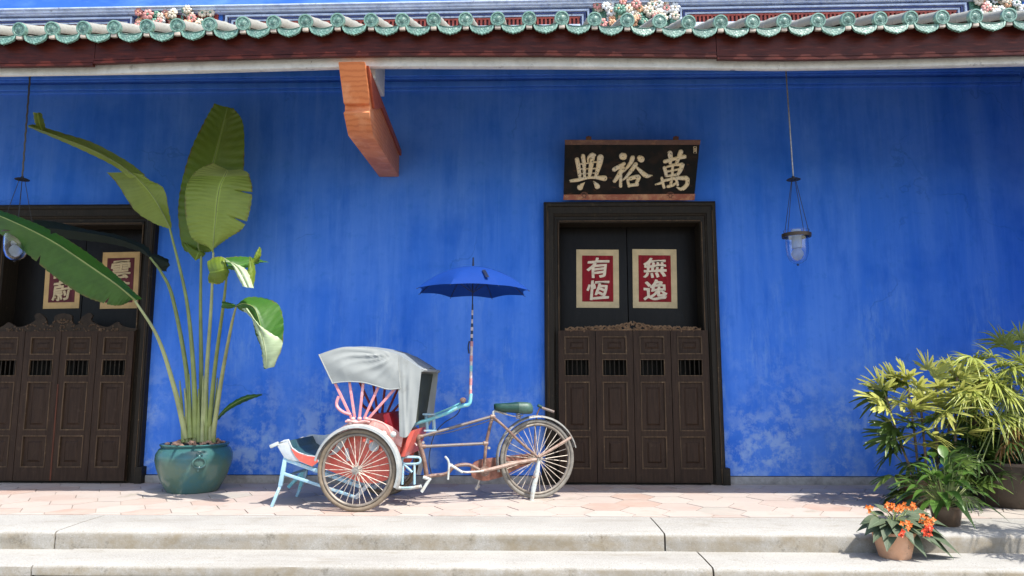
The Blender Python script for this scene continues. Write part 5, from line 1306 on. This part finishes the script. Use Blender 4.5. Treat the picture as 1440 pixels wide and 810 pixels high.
mb.grid([[p - Vector((.014, 0, 0)), p + Vector((.014, 0, .001))] for p in pts]); mb.build('strap', M['shaft'], um, solid=.002)

# ================================================================== PLANTS ON THE RIGHT
def leaflet(mb, b, d, L_, W_, up, droop=.25, fold=.35, blunt=.5, mi=0, ns=6):
    d = d.normalized(); sd_ = d.cross(up)
    if sd_.length < 1e-3: sd_ = d.cross(Vector((1, 0, .2)))
    sd_.normalize(); nn = sd_.cross(d).normalized(); rows = []
    for i in range(ns+1):
        t = i/ns; wv_ = math.sin(math.pi*(t**(.75 if blunt > .4 else .6))*(.93 if blunt > .4 else 1))**(.7 if blunt > .4 else 1)*.5*W_ if 0 < t < 1 else .04*W_
        if t == 1: wv_ = blunt*.25*W_
        p = b + d*L_*t - ZU*droop*L_*t*t
        rows.append([p - sd_*wv_ + nn*wv_*fold, p, p + sd_*wv_ + nn*wv_*fold])
    o = len(mb.v); mb.grid(rows, mi, True)
rp = random.Random(21)
# potted cane plant
base_c = PZ(1318, 716); base_c.y += .18
cp_ = thing('cane_palm', (base_c.x, base_c.y, 0), 'bushy cane plant with blunt yellow green leaflets before the blue wall at the right', 'plant')
hp = thing('dark_pot', (base_c.x, base_c.y, 0), 'low dark pot under the bushy cane plant', 'pot')
mb = MB(); mb.lathe([(.001, 0), (.15, 0), (.165, .02), (.20, .16), (.205, .20), (.215, .205), (.215, .23), (.195, .23), (.185, .20), (.001, .19)], (base_c.x, base_c.y, 0), 32); mb.build('jar', M['brownpot'], hp)
mb = MB(); mb.lathe([(.18, .203), (.001, .207)], (base_c.x, base_c.y, 0), 24); mb.build('soil', M['soil'], hp)
canes = [((1284, 668), (1246, 558), -.05), ((1292, 668), (1276, 540), .06), ((1303, 668), (1293, 556), -.08), ((1318, 672), (1316, 524), .03), ((1344, 672), (1346, 530), -.10), ((1358, 668), (1372, 540), .02), ((1330, 668), (1334, 590), .10)]
ctop = []
for (b, t_, dy) in canes:
    bx = P(*b, base_c.y + dy*.5); tx = P(*t_, base_c.y + dy*1.6)
    foot = Vector((base_c.x + (bx.x-base_c.x)*.6, base_c.y + dy*.5, .195))
    pts = cr([foot, bx, bx.lerp(tx, .5) + Vector((rp.uniform(-.02, .02), 0, 0)), tx], 7); mb = MB()
    rs = [.0115 - .003*i/(len(pts)-1) + (.0022 if i % 3 == 0 else 0) for i in range(len(pts))]; mb.tube(pts, rs, 8); mb.build('cane', M['cane'], cp_)
    ctop.append(pts)
def fan(parent, c, anchor, n_, L_, W_, mt, aim, spread=150, droop=.3, blunt=.5, fold=.35, rp=rp, name='frond', stem=True):
    mb = MB(); aim = aim.normalized()
    side_ = aim.cross(ZU); side_ = side_.normalized() if side_.length > 1e-3 else Vector((1, 0, 0)); up_ = side_.cross(aim).normalized()
    qr = Quaternion(aim, R(rp.uniform(-50, 50))); side_ = qr @ side_; up_ = qr @ up_
    if stem: mb.tube(cr([anchor, anchor.lerp(c, .5) + ZU*.02, c], 4), [.0045]*9, 5, 1)
    for k in range(n_):
        a = R(spread*(k/(n_-1)-.5) + rp.uniform(-7, 7)); d = aim*math.cos(a) + side_*math.sin(a) + up_*rp.uniform(-.12, .22)
        leaflet(mb, c, d, L_*(1 - .28*abs(k/(n_-1)-.5)*2)*rp.uniform(.85, 1.1), W_*rp.uniform(.8, 1.15), up_ + Vector((rp.uniform(-.3, .3), -.2, rp.uniform(-.2, .2))), droop*rp.uniform(.5, 1.5), fold, blunt)
    return mb.build(name, [M[mt], M['stalk']], parent, smooth=60, fixn=False)
def near_anchor(c):
    best = min((p for pts in ctop for p in pts[6:]), key=lambda p: (p-c).length + (.3 if p.z > c.z else 0)); return best
cl = [(1234, 562, -.12, (-1, -.3, .15)), (1240, 548, -.05, (-.6, -.2, .9)), (1246, 572, -.15, (-.8, -.5, -.1)), (1262, 545, .05, (-.5, -.3, .7)), (1272, 527, .0, (-.5, -.1, .85)), (1278, 532, -.1, (-.9, -.4, .15)), (1290, 545, -.15, (-.2, -.9, .2)), (1304, 520, .05, (-.3, -.2, .9)), (1312, 530, -.05, (.5, -.5, .4)), (1322, 545, -.15, (-.5, -.7, .1)), (1340, 528, -.1, (-.4, -.5, .6)), (1346, 532, -.15, (.7, -.6, .25)), (1362, 530, -.05, (.8, -.3, .4)), (1372, 542, -.1, (.9, -.4, 0)), (1378, 555, -.05, (.8, -.5, -.3)),
      (1266, 566, -.15, (-.3, -.9, .1)), (1282, 575, -.18, (.2, -.9, .1)), (1300, 566, -.18, (-.1, -.9, .3)), (1318, 570, -.1, (.3, -.8, .2)), (1270, 590, -.1, (-.7, -.6, -.1)), (1335, 560, -.18, (0, -.9, 0)), (1352, 556, -.18, (.4, -.8, .1)), (1344, 590, -.2, (.6, -.7, .2)), (1362, 610, -.2, (.8, -.5, 0)), (1312, 592, -.15, (-.4, -.8, .1)), (1288, 612, -.2, (-.6, -.7, -.2)), (1256, 600, -.05, (-.8, -.4, -.3)), (1330, 610, -.15, (.2, -.9, .0)), (1374, 590, -.05, (.9, -.3, -.1)), (1300, 628, -.15, (.1, -.9, -.1)), (1284, 596, -.2, (-.2, -.9, -.3)), (1330, 578, -.22, (.1, -.9, -.3)), (1356, 574, -.2, (.3, -.9, -.2)), (1310, 612, -.22, (-.1, -.9, -.3))]
for i, (px, py, dy, aim) in enumerate(cl):
    c = P(px, py, base_c.y + dy); dk = py > 585 and i % 2 == 0
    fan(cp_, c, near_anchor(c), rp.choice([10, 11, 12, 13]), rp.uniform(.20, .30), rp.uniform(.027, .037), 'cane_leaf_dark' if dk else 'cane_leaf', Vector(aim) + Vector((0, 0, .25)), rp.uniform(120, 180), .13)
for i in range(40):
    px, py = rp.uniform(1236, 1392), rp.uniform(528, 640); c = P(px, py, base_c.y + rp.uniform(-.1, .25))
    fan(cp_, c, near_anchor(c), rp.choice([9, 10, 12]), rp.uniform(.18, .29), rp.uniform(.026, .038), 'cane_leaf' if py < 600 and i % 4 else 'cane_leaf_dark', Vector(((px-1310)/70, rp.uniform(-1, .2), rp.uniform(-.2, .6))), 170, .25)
for i in range(26):
    px, py = rp.uniform(1248, 1392), rp.uniform(628, 700); dy = rp.uniform(-.12, .2)
    c = P(px, py, base_c.y + dy - .08); s_ = (px-1318)/70
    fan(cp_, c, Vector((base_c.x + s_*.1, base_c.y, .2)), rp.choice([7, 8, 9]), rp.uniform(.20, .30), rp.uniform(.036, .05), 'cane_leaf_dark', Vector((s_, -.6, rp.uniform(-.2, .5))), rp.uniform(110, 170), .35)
# large palm in its big pot
pb = PZ(1470, 722); pb.y += .42
bp = thing('large_pot', (pb.x, pb.y, 0), 'large brown pot half cut by the right edge of the view', 'pot')
hz = P(1450, 652, pb.y-.3).z
mb = MB(); mb.lathe([(.001, 0), (.27, 0), (.285, .02), (.33, hz*.5), (.365, hz*.86), (.37, hz*.93), (.395, hz*.94), (.395, hz), (.35, hz), (.34, hz*.9), (.001, hz*.88)], (pb.x, pb.y, 0), 44); mb.build('jar', M['bigpot'], bp)
mb = MB(); mb.lathe([(.338, hz*.93), (.001, hz*.94)], (pb.x, pb.y, 0), 24); mb.build('soil', M['soil'], bp)
pl = thing('fan_palm', (pb.x, pb.y, hz*.93), 'dense fan palm with narrow lime leaflets in the large pot at the right edge', 'plant')
stems = []
for k in range(9):
    a = 2*math.pi*k/9; b0 = Vector((pb.x + .16*math.cos(a), pb.y + .16*math.sin(a), hz*.92)); tp_ = b0 + Vector((.22*math.cos(a) + rp.uniform(-.1, .1), .2*math.sin(a), rp.uniform(.45, .78)))
    pts = cr([b0, b0.lerp(tp_, .5) + Vector((rp.uniform(-.03, .03), 0, 0)), tp_], 6); mb = MB(); mb.tube(pts, .012, 7); mb.build('cane', M['cane'], pl); stems.append(tp_)
fl_ = [(1396, 478, 0, (-.8, -.4, .6)), (1372, 486, .1, (-.9, -.2, .5)), (1420, 468, .1, (-.2, -.3, 1)), (1408, 492, -.2, (-.5, -.7, .5)), (1436, 486, -.15, (.2, -.7, .6)), (1354, 506, .1, (-1, -.2, .3)), (1384, 508, -.15, (-.6, -.8, .2)), (1424, 512, -.3, (0, -1, .3)), (1398, 530, -.3, (-.5, -.9, 0)), (1440, 530, -.3, (.4, -.9, .1)), (1418, 548, -.35, (-.1, -1, -.1)), (1382, 552, -.2, (-.8, -.6, -.1)), (1440, 560, -.3, (.3, -.9, -.2)), (1400, 575, -.3, (-.4, -.8, -.3)), (1428, 585, -.3, (.1, -.9, -.4)), (1455, 505, -.1, (.7, -.5, .4)), (1450, 460, .1, (.3, -.1, 1)), (1470, 540, -.2, (.8, -.5, 0)), (1346, 524, .0, (-.9, -.4, .1)), (1410, 460, .2, (-.4, 0, 1)), (1436, 455, .25, (0, 0, 1)), (1480, 480, 0, (.8, -.2, .6)), (1464, 590, -.2, (.6, -.8, -.2))]
for i, (px, py, dy, aim) in enumerate(fl_):
    py += 24 if py < 500 else 8
    c = P(px, py, pb.y + dy*.8); anc = min(stems, key=lambda p: (p-c).length)
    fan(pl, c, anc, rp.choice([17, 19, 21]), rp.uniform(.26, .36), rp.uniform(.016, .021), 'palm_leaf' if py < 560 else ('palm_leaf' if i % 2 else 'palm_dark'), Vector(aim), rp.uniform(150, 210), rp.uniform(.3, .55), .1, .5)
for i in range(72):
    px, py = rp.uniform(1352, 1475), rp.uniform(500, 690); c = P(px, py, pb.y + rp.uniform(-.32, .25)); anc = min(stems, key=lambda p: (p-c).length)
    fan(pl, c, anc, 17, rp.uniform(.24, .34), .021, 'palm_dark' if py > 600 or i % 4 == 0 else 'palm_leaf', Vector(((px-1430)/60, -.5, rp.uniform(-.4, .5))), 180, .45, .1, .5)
for px, py in ((1434, 606), (1412, 622), (1446, 620), (1420, 600)):
    c = P(px, py, pb.y - .3); fan(pl, c, stems[6], 11, .17, .014, 'palm_dry', Vector((rp.uniform(-.4, .2), -.5, -.8)), 130, .3, .1, .5)
# small brown pot with a glossy leafy plant
sb_ = PZ(1343, 742); sb_.y += .10
st = thing('brown_pot', (sb_.x, sb_.y, 0), 'small glazed brown pot on the top step', 'pot')
mb = MB(); mb.lathe([(.001, 0), (.080, 0), (.088, .012), (.102, .10), (.105, .125), (.112, .127), (.112, .142), (.098, .142), (.094, .12), (.001, .12)], (sb_.x, sb_.y, 0), 32); mb.build('jar', M['brownpot'], st)
mb = MB(); mb.lathe([(.094, .128), (.001, .131)], (sb_.x, sb_.y, 0), 20); mb.build('soil', M['soil'], st)
lp = thing('leafy_plant', (sb_.x, sb_.y, .13), 'low glossy green leafy plant spilling over the small brown pot', 'plant')
for i in range(84):
    a = rp.uniform(0, 6.28); el = rp.uniform(-.1, 1.3); d = Vector((math.cos(a)*math.cos(el)*1.15, math.sin(a)*math.cos(el), math.sin(el)))
    c = Vector((sb_.x, sb_.y, .15)) + Vector((d.x*rp.uniform(.05, .25), d.y*rp.uniform(.04, .14), .03 + abs(d.z)*rp.uniform(.08, .36)))
    mb = MB(); mb.tube([Vector((sb_.x + .02*d.x, sb_.y + .02*d.y, .13)), c], .0028, 5, 1)
    leaflet(mb, c, d + Vector((0, 0, -.25)), rp.uniform(.15, .22), rp.uniform(.052, .072), ZU, rp.uniform(.3, .7), .25, .1, 0, 7); mb.build('leaf', [M['lily'], M['stalk']], lp, smooth=60, fixn=False)
# terracotta pot of orange flowers on the lower step
tb = PZ(1270, 789, Z1); tb.y += .105
tp2 = thing('terracotta_pot', (tb.x, tb.y, Z1), 'pale terracotta flowerpot standing on the lower granite step', 'pot')
ht = P(1268, 750, tb.y-.1).z - Z1
mb = MB(); mb.lathe([(.001, 0), (.092, 0), (.098, .006), (.118, ht*.5), (.134, ht*.88), (.138, ht*.90), (.140, ht), (.128, ht), (.124, ht*.88), (.001, ht*.85)], (tb.x, tb.y, Z1), 40); mb.build('jar', M['terracotta'], tp2)
mb = MB(); mb.lathe([(.122, ht*.90), (.001, ht*.93)], (tb.x, tb.y, Z1), 24); mb.build('soil', M['soil'], tp2)
fp_ = thing('flowering_plant', (tb.x, tb.y, Z1 + ht*.9), 'flowering plant with veined dark leaves and orange blooms in the terracotta pot', 'plant')
top0 = Vector((tb.x, tb.y, Z1 + ht))
lv = [(1222, 742, -.06), (1232, 750, -.1), (1216, 730, .0), (1248, 760, -.14), (1240, 735, -.1), (1260, 745, -.15), (1290, 735, -.14), (1305, 728, -.05), (1312, 755, -.12), (1326, 765, -.06), (1300, 750, -.15), (1285, 720, .05), (1300, 715, .08), (1250, 722, -.02), (1230, 720, .05), (1268, 728, -.1), (1280, 752, -.16), (1318, 742, .02), (1262, 716, .1), (1294, 766, -.14), (1244, 748, -.13), (1226, 734, -.1), (1308, 738, -.1), (1335, 760, -.02), (1212, 738, .05), (1272, 738, -.16), (1254, 735, -.14), (1320, 728, .05), (1238, 712, .06)]
for (px, py, dy) in lv:
    e = P(px, py, tb.y + dy); st_ = top0 + (e-top0)*.42 + ZU*.045; d = e - st_; L_ = max(.12, d.length*1.35)
    mb = MB(); mb.tube(cr([top0 + Vector((0, 0, -.01)), top0 + (e-top0)*.2 + ZU*.05, st_], 4), .003, 5, 1)
    leaflet(mb, st_, d, L_, L_*rp.uniform(.50, .62), ZU + Vector((0, -.4, 0)), .25, .22, .05, 0, 9); mb.build('leaf', [M['veined'], M['stalk']], fp_, smooth=60, fixn=False)
for (px, py, dy, rw, rh_, mt, n_) in ((1260, 713, -.06, .070, .024, 'flower_orange', 15), (1280, 711, -.03, .032, .018, 'flower_orange', 8), (1304, 731, -.12, .034, .030, 'flower_orange', 11), (1303, 745, -.15, .026, .028, 'flower_red', 12), (1274, 740, -.17, .024, .022, 'flower_orange', 8), (1221, 715, -.03, .014, .014, 'flower_orange', 4), (1269, 748, -.17, .012, .02, 'flower_red', 4)):
    c = P(px, py, tb.y + dy); mb = MB()
    mb.tube([top0, c], .003, 5, 1)
    for k in range(n_):
        q_ = c + Vector((rp.uniform(-1, 1)*rw, rp.uniform(-.5, .5)*.05, rp.uniform(-1, 1)*rh_)); qd = Quaternion((rp.uniform(-1, 1), rp.uniform(-1, 1), rp.uniform(-1, 1)), rp.uniform(0, 1.2))
        for j in range(4):
            an = j*1.571 + .3; dd_ = qd @ Vector((math.cos(an), -.25, math.sin(an))); leaflet(mb, q_, dd_, .019, .014, Vector((0, -1, .2)), .1, .2, .5, 0, 3)
    mb.build('flower_head', [M[mt], M['stalk']], fp_, smooth=0, fixn=False)

# unseen second fan palm, added off to the right to dapple the steps
p2 = thing('fan_palm', (4.25, 4.55, Z2), 'unseen second fan palm in a brown pot, added beyond the right edge to shade the steps', 'plant')
mb = MB(); mb.lathe([(.001, 0), (.24, 0), (.26, .02), (.33, .36), (.36, .38), (.36, .43), (.32, .43), (.31, .39), (.001, .38)], (4.25, 4.55, Z2), 36)
pp2 = thing('large_pot', (4.25, 4.55, Z2), 'unseen brown pot added with the second fan palm in front of the steps', 'pot'); mb.build('jar', M['bigpot'], pp2)
st2 = []
for k in range(8):
    a = 2*math.pi*k/8; b0 = Vector((4.25 + .14*math.cos(a), 4.55 + .14*math.sin(a), Z2+.37)); t0 = b0 + Vector((.3*math.cos(a), .3*math.sin(a), rp.uniform(1.0, 1.7)))
    pts = cr([b0, b0.lerp(t0, .5), t0], 5); mb = MB(); mb.tube(pts, .012, 7); mb.build('cane', M['cane'], p2); st2.append(t0)
for i in range(40):
    a = rp.uniform(0, 6.28); c = Vector((4.25 + .45*math.cos(a)*rp.random(), 4.55 + .45*math.sin(a)*rp.random(), Z2 + rp.uniform(.9, 2.3))); anc = min(st2, key=lambda p: (p-c).length)
    fan(p2, c, anc, 13, rp.uniform(.24, .34), .022, 'palm_dark', Vector((math.cos(a), math.sin(a), rp.uniform(-.2, .5))), 180, .4, .1, .5)
